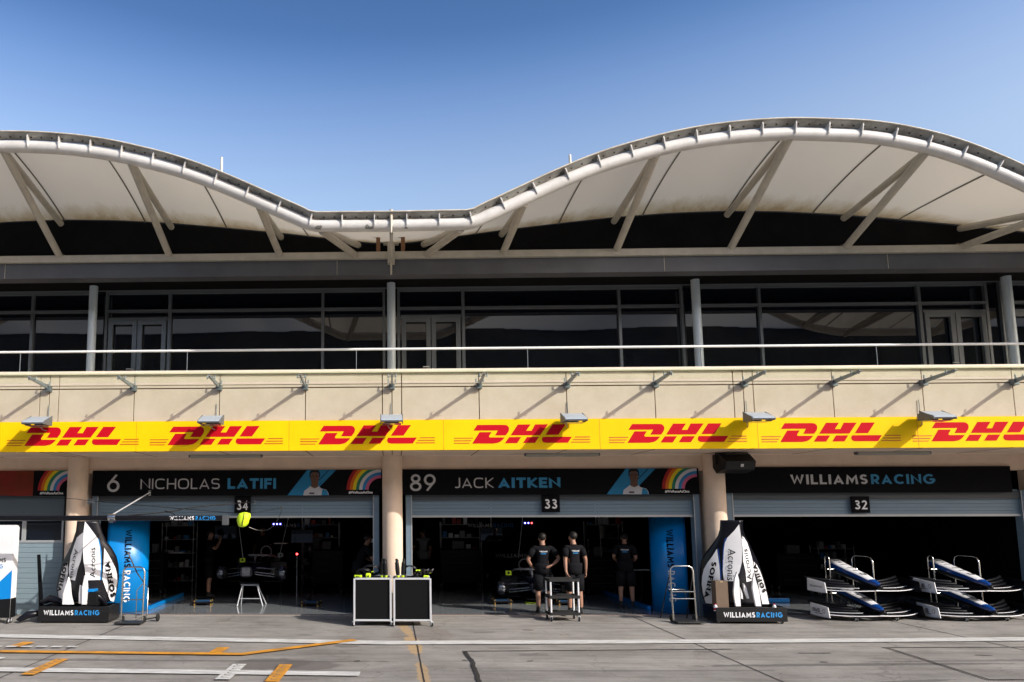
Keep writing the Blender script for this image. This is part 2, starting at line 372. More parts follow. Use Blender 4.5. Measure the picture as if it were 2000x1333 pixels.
    cr = ramp(vo.outputs['Distance'], [(0, (.42, .40, .38)), (.006, (1, 1, 1)), (1, (1, 1, 1))]); c = mix(c, cr.outputs[0], .55, 'MULTIPLY')
    sp_ = ramp(noise(mapn((1, 2.2, 1)), 7, 8, .85).outputs[0], [(.30, (.45, .43, .42)), (.40, (1, 1, 1)), (1, (1, 1, 1))]); c = mix(c, sp_.outputs[0], .8, 'MULTIPLY')
    l.new(c, b.inputs['Base Color']); b.inputs['Roughness'].default_value = .82; b.inputs['Specular IOR Level'].default_value = .3
    bp = n.new('ShaderNodeBump'); bp.inputs['Strength'].default_value = .35; bp.inputs['Distance'].default_value = .01
    l.new(noise(mapn((1, 1.6, 1)), 35, 6, .75).outputs[0], bp.inputs['Height']); l.new(bp.outputs[0], b.inputs['Normal'])
    return m
def sheet(name, poly, z, m, kind='structure', parent=None):
    mb = MB(); mb.flat(poly, lambda u, v: (u, v, z)); o = mb.build(name, m)
    if kind: o['kind'] = kind
    return o
gm = MB(); gm.flat([(-400, -400), (400, -400), (400, .12), (-400, .12)], lambda u, v: (u, v, 0))
tag(gm.build('pit_lane', ground_mat()), kind='structure')
sheet('desert_ground', [(-1500, -1500), (1500, -1500), (1500, 1500), (-1500, 1500)], -.05, M('sand', (.34, .29, .22), .95, var=.2, scale=.05))
# joints between the concrete bays and black sealed cracks
def strokeline(mb, pts, wd, z, jit=0):
    P = []
    for a, b in zip(pts, pts[1:]):
        n = max(1, int((Vector(b)-Vector(a)).length/.12)) if jit else 1
        for i in range(n): P.append(Vector(a).lerp(Vector(b), i/n)+(Vector((random.uniform(-jit, jit), random.uniform(-jit, jit))) if i else Vector((0, 0))))
    P.append(Vector(pts[-1]))
    L, Rr = strip(P, wd); vs = []
    for a, b in zip(L, Rr): vs += [(a.x, a.y, z), (b.x, b.y, z)]
    mb.add(vs, [(2*i, 2*i+1, 2*i+3, 2*i+2) for i in range(len(L)-1)])
j = MB()
for x in (-19.65, -14.85, -10.05, -5.25, .42, 5.05, 9.99, 14.8, 19.6): strokeline(j, [(x, -14), (x+.01, .05)], .022, .004, .003)
tag(j.build('expansion_joint', TAR), kind='structure')
j = MB()
strokeline(j, [(1.12, -3.80), (5.44, -3.57)], .035, .008, .006); strokeline(j, [(7.9, -3.41), (12.4, -3.25)], .035, .008, .006)
strokeline(j, [(7.96, -3.43), (7.78, -5.64), (10.5, -5.6)], .035, .012, .006)
strokeline(j, [(1.5, -2.05), (1.9, -2.02)], .02, .012, .01); strokeline(j, [(6.3, -3.9), (6.8, -3.9)], .03, .012, .01)
tag(j.build('sealed_crack', TAR), kind='structure')
j = MB(); strokeline(j, [(1.16, -3.84), (1.19, -4.6), (1.12, -6.2)], .06, .012, .012)
tag(j.build('sealed_crack', TAR), kind='structure')
j = MB()
for (x, y, dx, dy) in ((2.0, -4.55, .09, .02), (6.25, -4.55, .1, -.02), (-.55, -4.6, .08, .05), (8.9, -4.0, .22, -.05), (9.5, -4.2, .25, -.06), (9.8, -4.0, .2, -.05), (10.1, -4.3, .25, -.06), (1.05, -4.5, .1, 0)): strokeline(j, [(x, y), (x+dx, y+dy)], .035, .009, .004)
tag(j.build('tar_mark', TAR), kind='structure')
# painted markings
def line(name, a, b, wd, m, z):
    j = MB(); strokeline(j, [a, b] if not isinstance(b, list) else [a]+b, wd, z); return tag(j.build(name, m), kind='structure')
line('white_line', (-16, -2.2), [(-7.0, -2.52), (-3.5, -2.82), (0, -3.12), (3.8, -2.98), (7.5, -2.82), (11, -2.62), (18, -2.4)], .34, PAINT, .0162)
line('bay_line', (-12, -5.02), (-.43, -5.47), .25, PAINT, .020)
line('orange_line', (-14, -3.66), [(-2.3, -4.15), (-.62, -2.89)], .17, PAINTO, .0242)
def tick(c, ang, ln, wd, m, z, txt=True):
    o = MB(); d = Vector((math.cos(ang), math.sin(ang))); q = Vector((-d.y, d.x)); c = Vector(c)
    P = lambda u, v, dd=0: ((c+d*u+q*v).x, (c+d*u+q*v).y, z+dd)
    o.flat([(-ln/2, -wd/2), (ln/2, -wd/2), (ln/2, wd/2), (-ln/2, wd/2)], lambda u, v: P(u, v))
    if txt:
        for k in range(7):
            u = -ln*.40+ln*.8*k/6; a = random.uniform(.16, .26)
            o.flat([(u, -wd*a), (u+.022, -wd*a), (u+.022, wd*a), (u, wd*a)], lambda u, v: P(u, v, .002), 1)
            o.flat([(u+.022, wd*a-.02), (u+.06, wd*a-.02), (u+.06, wd*a), (u+.022, wd*a)], lambda u, v: P(u, v, .002), 1)
    tag(o.build('stencil_mark', [m, M('stencil_ink', (.22, .19, .15), .8)]), kind='structure')
tick((-6.15, -3.4), R(84), .42, .22, PAINTO, .028, False); tick((-2.73, -3.84), R(85), .44, .2, PAINTO, .028, False)
tick((-4.92, -5.1), R(90), 1.05, .19, PAINTO, .028); tick((-1.53, -5.45), R(88), 1.05, .19, PAINTO, .028)
tick((-2.2, -5.38), R(88), .95, .2, PAINT, .028); tick((-5.95, -4.95), R(88), .95, .2, PAINT, .028)
j = MB()
for k in range(9): j.flat([(-7.3+k*.25, -3.55), (-7.12+k*.25, -3.55), (-7.12+k*.25, -3.66), (-7.3+k*.25, -3.66)], lambda u, v: (u, v, .0285))
tag(j.build('stencil_mark', PAINT), kind='structure')
# garage floor and threshold
fl = mat('epoxy_floor', (.22, .235, .245), .12, var=.12, scale=.8, spec=.6)
sheet('garage_floor', [(-21, .28), (21, .28), (21, 7.0), (-21, 7.0)], .004, fl)
j = MB(); j.box(-21, 21, .12, .20, -.03, .012); j.box(-21, 21, .24, .28, -.03, .012)
j.build('threshold', M('threshold_concrete', (.3, .28, .25), .8))['kind'] = 'structure'
j = MB(); j.box(-21, 21, .19, .25, -.04, .013); tag(j.build('drain_channel', M('red_drain', (.16, .03, .02), .7, var=.3, scale=9)), kind='structure')
# ------------------------------------------------------------------ THE PIT BUILDING
BAY = 6.83
B0 = .04
bays = [B0+BAY*k for k in range(-3, 4)]
bld = thing('pit_building', 'long two storey pit building with beige balcony band and white wavy tensile roof', 'building', (0, 0, 0))
XL, XR = -21.2, 21.4
YF = -1.55
zl, zs = 4.99, 3.40
# balcony front: precast panels with open joints over a brown backing
j = MB(); j.box(XL, XR, YF+.03, YF+.25, zs+.05, 4.9); j.build('panel_backing', GROOVE, bld)
j = MB(); g = .009
xs = []
for b in bays:
    xs += [b-.19, b, b+.19]+[b+1.7075*k for k in (1, 2, 3)]
xs = sorted([XL]+xs+[XR])
for a, b in zip(xs, xs[1:]):
    if b-a < .05: continue
    j.box(a+g, b-g, YF, YF+.06, 3.99, 4.632); j.box(a+g, b-g, YF, YF+.06, 4.655, 4.70); j.box(a+g, b-g, YF, YF+.06, 4.712, 4.92)
j.build('balcony_panel', BEIGE, bld)
j = MB(); j.rbox(XL, XR, YF-.06, YF+.22, 4.925, 4.995, .012); j.build('balcony_ledge', LEDGE, bld)
j = MB(); j.box(XL, XR, YF+.3, .66, 4.25, 4.40); j.box(XL, XR, YF+.251, .0, zs+.0, zs+.06, 1)
j.build('balcony_slab', [PLASTER, PLASTER], bld)
# soffit joints
j = MB()
for b in bays:
    for x in (b-.19, b, b+.19, b+1.7, b+3.41, b+5.12): j.box(x-.008, x+.008, YF+.05, -.02, zs-.004, zs+.002)
j.build('soffit_joint', GROOVE, bld)
# lintel band above the signs and columns
j = MB(); j.box(XL, XR, 0, .35, 3.05, zs-.001); j.build('lintel', PLASTER, bld)
for b in bays:
    j = MB(); j.lathe([(.215, 0), (.215, 3.0), (.215, zs-.002)], (b, -.06, 0), 32); j.rbox(b-.19, b+.19, .0, .34, 0.0, 3.048, .02)
    o = j.build('column', PLASTER, bld)
# garage doors
def shutter(b, zb, closed=False):
    x0, x1 = b+.42, b+BAY-.42
    j = MB(); z = zb; h = .075
    while z < 2.62:
        j.box(x0, x1, .10+.003*((int(z/h)) % 2), .14, z, min(z+h, 2.7)-.004); z += h
    o = j.build('roller_door', SHUT, bld)
    k = MB(); k.box(x0, x1, .075, .15, zb-.045, zb); k.build('bottom_rail', SHUTL, o)
    k = MB(); k.box(x0, x1, .06, .16, 2.44, 2.60); k.build('door_hood', M('hood_grey', (.05, .06, .07), .5), o)
    for xa, xb in ((x0-.13, x0), (x1, x1+.13)):
        k = MB(); k.box(xa, xb, .04, .22, 0.012, 2.62); k.build('door_jamb', SHUT, bld)
        k = MB(); k.box(xa+(.11 if xa < x0 else -.0), xb-(.0 if xa < x0 else .11), .03, .05, 0.012, 2.62); k.build('guide_rail', SHUTL, bld)
for k, b in enumerate(bays[:-1]):
    if k in (2, 3, 4): shutter(b, 2.12)
# closed sectional doors in the neighbouring garages
def sectional(b):
    x0, x1 = b+.35, b+BAY-.35
    j = MB(); z = .02
    while z < 2.6:
        h = .11 if not (1.55 < z < 2.05) else 0
        if h: j.box(x0, x1, .12, .16, z, z+h-.005); z += h
        else: z = 2.06
    o = j.build('sectional_door', M('door_slat_grey', (.22, .29, .33), .5, var=.08, scale=1), bld)
    k = MB(); k.box(x0, x1, .135, .15, 1.56, 2.06); k.build('window_strip', GLASS, o)
    k = MB(); n = 7
    for i in range(n+1):
        x = x1-(x1-x0)*i/n; k.box(max(x0, x-.04), min(x1, x+.04), .10, .134, 1.60, 2.02)
    k.box(x0, x1, .10, .134, 1.55, 1.60); k.box(x0, x1, .10, .134, 2.02, 2.07); k.build('window_frame', SHUTL, o)
    k = MB(); k.box(x0, x1, .09, .17, 2.07, 2.62); k.build('door_header', M('header_dark', (.075, .10, .12), .5), o)
sectional(bays[0]); sectional(bays[1]); sectional(bays[5])
# garage interior
j = MB(); j.box(XL, XR, 7.0, 7.1, 0, 3.39); j.box(XL, XR, .351, 7.0, 3.30, 3.395)
for b in bays: j.box(b-.1, b+.1, .35, 7.0, 0.005, 3.30)
j.build('garage_wall', WALLIN, bld)
# upper storey glazing
YG = .7
ZT, ZTR, ZD = 7.36, 6.88, 6.65
j = MB(); j.box(XL, XR, YG+.05, YG+.12, 4.40, ZT); j.build('window_pane', GLASS, bld)
bl = bays
for k, b in enumerate(bl[:-1]):
    big = (1.72, 5.22) if k % 2 == 0 or k == 3 else (1.72, 5.22)
    mirror = k == 4
    ms = [.21, 1.60, 1.72, 5.22, BAY-.21]
    X = lambda v: b+(BAY-v if mirror else v)
    fr = MB()
    for v in (.17, 5.24, BAY-.17): fr.box(X(v)-.03, X(v)+.03, YG-.03, YG+.05, 4.40, ZT)
    fr.box(X(1.66)-.035, X(1.66)+.035, YG-.03, YG+.05, 4.40, ZT)
    xa, xb = sorted((X(.17), X(BAY-.17)))
    fr.box(xa+.03, xb-.03, YG-.02, YG+.049, ZTR-.03, ZTR+.03); fr.box(xa+.03, xb-.03, YG-.02, YG+.049, ZT-.07, ZT); fr.box(xa+.03, xb-.03, YG-.02, YG+.049, 4.40, 4.47)
    fr.build('window_frame', MULL, bld)
    xa, xb = sorted((X(.22), X(1.61)))
    d = MB()
    mid = (xa+xb)/2
    for q0, q1 in ((xa+.02, mid-.01), (mid+.01, xb-.02)):
        d.box(q0, q0+.10, YG-.05, YG+.02, 4.42, ZD); d.box(q1-.10, q1, YG-.05, YG+.02, 4.42, ZD)
        d.box(q0+.10, q1-.10, YG-.05, YG+.02, ZD-.1, ZD); d.box(q0+.10, q1-.10, YG-.05, YG+.02, 4.42, 4.60)
    d.box(xa, xb, YG-.04, YG+.02, ZD+.004, ZD+.06)
    dd = d.build('balcony_door', MULL, bld)
    h = MB(); h.tube([(mid-.06, YG-.05, 5.48), (mid-.06, YG-.11, 5.48), (mid-.2, YG-.11, 5.48)], .013, 8); h.build('handle', ALU, dd)
for b in bl:
    j = MB(); j.lathe([(.094, 4.40), (.094, 7.36)], (b, .32, 0), 24); j.build('upper_column', M('column_grey', (.66, .75, .82), .4, metal=.1), bld)
# roof ceiling over the balcony, fascia beams
j = MB(); j.box(XL, XR, -.58, 7.0, 7.37, 7.45); j.build('balcony_ceiling', CHAR, bld)
j = MB(); j.box(XL, XR, YG-.06, YG+.0, ZT-.005, ZT+.008); j.build('head_trim', MULL, bld)
j = MB(); j.box(XL, XR, -.90, -.60, 7.15, 7.475); j.build('fascia', GREY, bld)
j = MB(); j.rbox(XL, XR, -.98, -.62, 7.478, 7.63, .015); j.build('ring_beam', STEELW, bld)
for x in (-8.2, -1.1, 5.73, 10.3): 
    j = MB(); j.box(x-.004, x+.004, -.905, -.895, 7.16, 7.47); j.build('fascia_joint', WHITE, bld)
# ---- canopy
YA = -3.3
CB = 7.06      # half a wave of the roof
ARC = [(0, 8.83), (.7, 8.805), (1.4, 8.74), (2.1, 8.62), (3.06, 8.37), (3.66, 8.16), (4.31, 7.88), (4.96, 7.57), (5.56, 7.29), (5.7, 7.245), (7.1, 7.235)]
BK = [(0, 8.49), (1.16, 8.46), (2.36, 8.38), (3.26, 8.29), (4.7, 8.13), (5.86, 7.98), (6.66, 7.88), (7.1, 7.86)]
def fold(x):
    c = B0+CB; k = 2*CB
    return abs((x-c+k*10+k/2) % k-k/2)
ARCR = [(0, 8.83), (1.3, 8.76), (1.9, 8.65), (2.5, 8.49), (3.1, 8.26), (3.7, 7.96), (4.3, 7.63), (4.96, 7.38), (5.7, 7.245), (7.1, 7.235)]
def za(x): return lerp(ARCR if x > B0+CB else ARC, fold(x))
def zb_(x): return lerp(BK, fold(x))
def smoothed(f, x, h=.35): return (f(x-h)+f(x-h/2)+2*f(x)+f(x+h/2)+f(x+h))/6
def zaS(x):
    d = fold(x)
    return za(x) if d > 5.75 or d > 5.45 else smoothed(za, x, .3)
N = 340
XS = [XL+(XR-XL)*i/N for i in range(N+1)]
j = MB(); j.tube([(x, YA, zaS(x)) for x in XS], .108, 16); tube = j.build('arch_tube', M('tube_white', (.70, .68, .66), .5, var=.12, scale=1.5, dirt=(.60, .58, .55)), bld)
# flashing: perforated plate leaning over the tube, with a thin lip
f = MB(); prof = [(-.02, .115), (-.10, .155), (-.17, .18), (-.18, .195)]
vs = []
for x in XS:
    z = zaS(x)
    for dy, dz in prof: vs.append((x, YA+dy, z+dz-(.02 if fold(x) > 5.6 else 0)))
n = len(prof)
f.add(vs, [(i*n+k, i*n+k+1, (i+1)*n+k+1, (i+1)*n+k) for i in range(N) for k in range(n-1)])
f.build('roof_flashing', M('flashing', (.42, .42, .39), .5, var=.25, scale=3, dirt=(.22, .20, .17)), bld)
f = MB(); f.tube([(x, YA-.182, zaS(x)+.20-(.02 if fold(x) > 5.6 else 0)) for x in XS], .014, 6); f.build('roof_lip', WHITE, bld)
# bolts along the flashing
f = MB(); x = XL+.1
while x < XR:
    z = zaS(x)-(.02 if fold(x) > 5.6 else 0); f.lathe([(.015, 0), (.015, -.015)], (x, YA-.085, z+.147), 6); x += .19
f.build('flashing_bolt', M('rust_bolt', (.05, .04, .03), .8), bld)['kind'] = 'stuff'
# fins
fin = None; x = B0-BAY*3+.28
while x < XR-.2:
    if -9.5 < x < 12.5 and abs((x-B0+2*BAY*5+BAY) % (2*BAY)-BAY) > .12:
        z = zaS(x); T = Matrix.Translation((x, YA, z))
        sl_ = math.atan2(zaS(x+.1)-zaS(x-.1), .2)
        T = T @ Matrix.Rotation(-sl_, 4, 'Y')
        j = MB(); j.prism([(-.108, -.05), (-.125, -.02), (-.155, .12), (-.15, .172), (-.02, .112), (-.02, .05)], lambda u, v, d: T @ Vector((d, u, v)), -.009, .009)
        j.build('fin', tube.data.materials[0], tube)
    x += .569
# membrane
def memb(u, x):
    z0, z1 = zaS(x)+.12, smoothed(zb_, x, .2)
    y = YA+.02+(-.82-(YA+.02))*u
    return (x, y, z0+(z1-z0)*(u+.10*math.sin(math.pi*u)*-1)+.12*u*(1-u))
K = 14
mm = bpy.data.materials.new('membrane'); mm.use_nodes = True; nn = mm.node_tree.nodes; ll = mm.node_tree.links; b_ = nn['Principled BSDF']
tcn = nn.new('ShaderNodeTexCoord'); sp = nn.new('ShaderNodeSeparateXYZ'); ll.new(tcn.outputs['Object'], sp.inputs[0])
mpn = nn.new('ShaderNodeMapping'); mpn.inputs['Scale'].default_value = (.9, .5, .5); ll.new(tcn.outputs['Object'], mpn.inputs[0])
n1 = nn.new('ShaderNodeTexNoise'); n1.inputs['Scale'].default_value = 3; n1.inputs['Detail'].default_value = 9; n1.inputs['Roughness'].default_value = .7; ll.new(mpn.outputs[0], n1.inputs[0])
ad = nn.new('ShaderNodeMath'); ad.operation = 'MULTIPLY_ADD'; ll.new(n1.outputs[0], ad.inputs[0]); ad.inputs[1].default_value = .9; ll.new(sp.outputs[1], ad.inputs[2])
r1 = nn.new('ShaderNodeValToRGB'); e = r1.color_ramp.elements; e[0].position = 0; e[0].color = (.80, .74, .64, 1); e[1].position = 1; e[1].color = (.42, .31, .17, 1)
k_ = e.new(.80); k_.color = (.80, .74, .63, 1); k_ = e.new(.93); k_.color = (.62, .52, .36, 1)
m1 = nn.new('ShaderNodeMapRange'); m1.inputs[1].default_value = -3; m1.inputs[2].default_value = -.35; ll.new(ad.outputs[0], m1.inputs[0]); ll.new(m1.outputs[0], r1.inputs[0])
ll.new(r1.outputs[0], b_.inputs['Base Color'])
trn = nn.new('ShaderNodeBsdfTranslucent'); ll.new(r1.outputs[0], trn.inputs[0]); mxs = nn.new('ShaderNodeMixShader'); mxs.inputs[0].default_value = .20
ll.new(b_.outputs[0], mxs.inputs[1]); ll.new(trn.outputs[0], mxs.inputs[2]); ll.new(mxs.outputs[0], [q for q in nn if q.type == 'OUTPUT_MATERIAL'][0].inputs[0])
n3 = nn.new('ShaderNodeTexNoise'); n3.inputs['Scale'].default_value = .9; n3.inputs['Detail'].default_value = 3; ll.new(mpn.outputs[0], n3.inputs[0]); bpm = nn.new('ShaderNodeBump'); bpm.inputs['Strength'].default_value = .5; bpm.inputs['Distance'].default_value = .12; ll.new(n3.outputs[0], bpm.inputs['Height']); ll.new(bpm.outputs[0], b_.inputs['Normal']); b_.inputs['Roughness'].default_value = .75; b_.inputs['Specular IOR Level'].default_value = .2
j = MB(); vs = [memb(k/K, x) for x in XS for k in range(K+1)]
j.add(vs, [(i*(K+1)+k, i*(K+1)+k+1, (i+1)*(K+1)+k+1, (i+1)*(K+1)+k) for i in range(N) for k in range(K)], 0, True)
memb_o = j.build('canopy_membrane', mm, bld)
x = B0-3*CB
while x < XR-.05:
    if x > XL+.05:
        v0 = [memb(k/K, x) for k in range(K+1)]; v1 = [memb(k/K, x+.035) for k in range(K+1)]
        sm = MB(); sm.add([(a[0], a[1], a[2]-.018) for a in v0]+[(a[0], a[1], a[2]-.018) for a in v1], [(k, k+1, k+K+2, k+K+1) for k in range(K)])
        sm.build('membrane_seam', M('seam', (.16, .14, .11), .9), memb_o)
    x += CB/4
# roof shell continuing behind the wall
j = MB()
vs = []
for x in XS:
    z = smoothed(zb_, x, .2); vs += [(x, -.80, z-.01), (x, 2.0, z+.15), (x, 7.2, z+.1)]
j.add(vs, [(i*3+k, i*3+k+1, (i+1)*3+k+1, (i+1)*3+k) for i in range(N) for k in range(2)], 0, True)
j.build('roof_shell', WHITE, bld)
# dark clerestory wall
j = MB(); vs = []
for x in XS:
    z = smoothed(zb_, x, .2); vs += [(x, -.8, 7.47), (x, -.8, z+.02)]
j.add(vs, [(2*i, 2*i+1, 2*i+3, 2*i+2) for i in range(N)]); j.build('clerestory_wall', CHAR, bld)
# struts: V pairs from each node on the tube to the ring beam and to the wall
for c in (B0-2*CB, B0, B0+2*CB):
    for sgn in (-1, 1):
        for q in (1, 2, 3):
            x = c+sgn*CB/3*q
            if q == 3 and sgn == -1 and c > B0-CB*2+.1: continue
            z = zaS(x)
            if x < XL or x > XR: continue
            j = MB(); j.tube([(x, YA+.02, z-.06), (x, -.88, 7.60)], .072, 12); j.tube([(x+sgn*.04, -.92, 7.60), (x+sgn*.04, -.86, 7.66)], .05, 8, 1); j.build('strut', [STEELW, CARD], bld)
            j = MB(); j.tube([(x, YA+.04, z-.06), (x-sgn*0.02, -.90, smoothed(zb_, x, .2)-.13)], .066, 12); j.build('rear_strut', STEELW, bld)
        x0, x1 = c+sgn*1.15, c+sgn*.74
        if XL < x0 < XR:
            j = MB(); j.tube([(x0+sgn*.08, YA+.02, 7.16), (x1, -.88, 7.58)], .07, 12); j.build('strut', STEELW, bld)
            j = MB(); j.tube([(x0+sgn*.08, YA+.04, 7.18), (x1-sgn*.05, -.90, 7.80)], .066, 12); j.build('rear_strut', STEELW, bld)
# valley post
j = MB(); j.box(B0-.075, B0+.075, -1.05, -.6, 7.36, 8.0); j.box(B0-.16, B0-.075, -1.0, -.9, 7.78, 8.0); j.box(B0+.075, B0+.16, -1.0, -.9, 7.78, 8.0)
j.tube([(B0, YA-.02, 7.40), (B0, YA+.1, 7.10), (B0, -1.08, 7.45), (B0, -.95, 7.13)], [.032, .03, .026, .02], 8)
j.tube([(B0, YA-.12, 7.47), (B0, YA-.13, 7.05)], [.035, .012], 8, 1)
j.box(B0-.30, B0-.22, -1.6, -1.45, 7.45, 7.75, 2); j.box(B0+.20, B0+.28, -1.6, -1.45, 7.45, 7.75, 2)
j.build('valley_post', [STEELW, WHITE, M('rust', (.20, .10, .05), .9)], bld)
# paint loss on the tube
def patch(px, py, r, seed):
    random.seed(seed); X, Z = at(px, py, YA-.11); j = MB(); P = []
    for k in range(14):
        a = k/14*2*math.pi; rr = r*random.uniform(.5, 1.2); P.append((X+rr*1.25*math.cos(a), max(-.09, min(.09, Z+rr*math.sin(a)-zaS(X)))))
    zz = [(x, zaS(X)+v, YA-math.sqrt(max(0, .1105**2-v*v))) for x, v in P]
    cz = sum(v for x, v in P)/14
    j.add([(x, y, z) for x, z, y in zz]+[(X, YA-math.sqrt(.1105**2-cz*cz), zaS(X)+cz)], [(i, (i+1) % 14, 14) for i in range(14)])
    j.build('bare_patch', M('primer_grey', (.19, .19, .17), .8), tube)
patch(622, 445, .055, 1); patch(720, 445, .06, 2); patch(793, 447, .045, 3); patch(1673, 277, .05, 4)
for (px, py) in ((433, 308), (1113, 303), (-300, 330), (2330, 330)):
    X, Z = at(px, py, 3); j = MB(); j.tube([(X, 3, 7.9), (X, 3, Z)], [.09, .035], 8); j.build('mast', WHITE, bld)
# balustrade, handrail
j = MB(); j.tube([(XL, -1.4, 5.44), (XR, -1.4, 5.44)], .025, 12); hr = j.build('handrail', M('rail_white', (.80, .80, .80), .35), bld)
x = XL+.05; i = 0
while x < XR-1.7:
    j = MB(); j.box(x, x+1.69, -1.408, -1.396, 4.99, 5.40); j.build('balustrade_glass', CLEAR, bld)
    if i % 2 == 0: j = MB(); j.tube([(x-.01, -1.40, 4.99), (x-.01, -1.40, 5.42)], .008, 6); j.build('baluster_post', MULL, bld)
    x += 1.7075; i += 1
# glass awning on brackets
for k in range(-12, 13):
    x = B0+1.7075*k
    a = MB(); a.prism([(YF, 4.595), (YF, 4.70), (YF-.12, 4.715), (YF-.84, 4.755), (YF-.86, 4.73), (YF-.80, 4.70), (YF-.12, 4.64)], lambda u, v, d: (x+d, u, v), -.016, .016)
    a.rbox(x-.055, x+.055, YF-.10, YF+.001, 4.585, 4.70, .008, 1)
    br = a.build('awning_bracket', [GALV, M('galv_dark', (.16, .18, .20), .5, metal=.4)], bld)
    for yy in (YF-.16, YF-.70):
        c = MB()
        for s in (-.07, .07): c.lathe([(.014, 0), (.014, .07)], (x+s, yy, 4.70), 8)
        c.tube([(x-.07, yy, 4.715), (x+.07, yy, 4.715)], .006, 6)
        c.build('glass_clamp', GALV, br)
    if k < 12:
        g_ = MB(); g_.prism([(YF-.03, 4.752), (YF-.87, 4.782), (YF-.87, 4.792), (YF-.03, 4.762)], lambda u, v, d: (x+d, u, v), .012, 1.6955); g_.build('awning_glass', AWN, bld)
# ------------------------------------------------------------------ SPONSOR BAND
band = thing('sponsor_banner', 'long yellow banner with repeated red slanted letters along the balcony edge', 'banner', (0, YF, zs))
j = MB(); j.box(XL, XR, YF-.03, YF-.001, zs-.01, 3.985); j.build('banner_face', YEL, band)
for x in [XL+3.02*i+1.1 for i in range(14)]:
    j = MB(); j.box(x-.004, x+.004, YF-.0325, YF-.03, zs-.008, 3.983); j.build('banner_seam', M('seam_yellow', (.55, .26, .0), .6), band)
D_ = [([(413, 213), (765, 213), (792, 218), (812, 232), (822, 250), (824, 275), (815, 305), (780, 352), (640, 352), (680, 287), (362, 287)]),
      ([(440, 308), (597, 308), (563, 360), (563, 372), (575, 378), (765, 378), (742, 405), (715, 430), (680, 448), (620, 458), (342, 458)])]
Hh = [([(940, 210), (1105, 210), (1045, 293), (1118, 293), (1165, 210), (1330, 210), (1225, 352), (843, 352)]), ([(825, 375), (980, 375), (925, 455), (765, 455)]), ([(1055, 375), (1210, 375), (1155, 453), (1000, 453)])]
L_ = [([(1390, 210), (1560, 210), (1460, 348), (1295, 348)]), ([(1262, 374), (1635, 374), (1580, 452), (1300, 452), (1268, 446), (1250, 430), (1246, 408), (1250, 390)])]
ln_ = [([(105, 380), (358, 380), (350, 392), (105, 392)]), ([(105, 413), (333, 413), (325, 427), (105, 427)]), ([(105, 447), (310, 447), (302, 459), (105, 459)]),
       ([(1680, 371), (1870, 371), (1870, 384), (1668, 384)]), ([(1652, 405), (1870, 405), (1870, 418), (1640, 418)]), ([(1628, 438), (1870, 438), (1870, 451), (1616, 451)])]
sc_ = 1/6.667/100.6
for i in range(-4, 11):
    xo = -7.58+2.945*i if i < 0 else [-7.58, -4.73, -1.76, 1.24, 4.23, 7.14, 9.99][i] if i < 7 else 9.99+2.95*(i-6)
    if xo < XL or xo+2.7 > XR: continue
    F = lambda u, v: (xo+(u-105)*sc_, YF-.0335, zs+(532-v)*sc_)
    j = MB()
    for p in D_+Hh+L_: j.flat(p, F, 0)
    for p in ln_: j.flat(p, F, 1)
    j.build('letters', [RED, ORNG], band)
# ------------------------------------------------------------------ NAME BANNERS
def banner(name, label, x0, x1, z0=2.555, z1=3.105):
    t = thing(name, label, 'banner', (x0, -.02, z0))
    j = MB(); j.box(x0, x1, -.05, -.002, z0, z1); j.build('banner_face', BLKV, t)
    return t
RB = [(.30, .008, .01), (.55, .12, .005), (.62, .50, .01), (.01, .16, .10), (.52, .50, .54), (.02, .18, .42), (.45, .10, .20)]
RBM = [M('stripe_%s' % n_, c, .8) for n_, c in zip(('red', 'orange', 'yellow', 'green', 'white', 'blue', 'pink'), RB)]
def rainbow(t, cx, x1, z0, z1, y=-.054, name='rainbow'):
    """quarter arch of seven stripes, cut by the banner's right end x1 and top z1"""
    j = MB(); wst = .068; Rr_ = .745
    zc = z0+.115
    for k in range(7):
        ro, ri = Rr_-wst*k, Rr_-wst*(k+1); n = 40
        for i in range(n):
            a0, a1 = math.pi-math.pi/2*i/n, math.pi-math.pi/2*(i+1)/n
            q = [(cx+r*math.cos(a), zc+r*.93*math.sin(a)) for r, a in ((ro, a0), (ro, a1), (ri, a1), (ri, a0))]
            if max(p[0] for p in q) > x1: continue
            if min(p[1] for p in q) > z1: continue
            q = [(p[0], min(p[1], z1-.003)) for p in q]
            j.flat(q, lambda u, v: (u, y, v), k)
    j.build(name, RBM, t)
    j = MB(); ftext(j, '#WeRaceAsOne', .055, lambda u, v, d: (x1-.72+u, y-d, z0+.035+v), 0, .02, .98); j.build('lettering', WT, t)
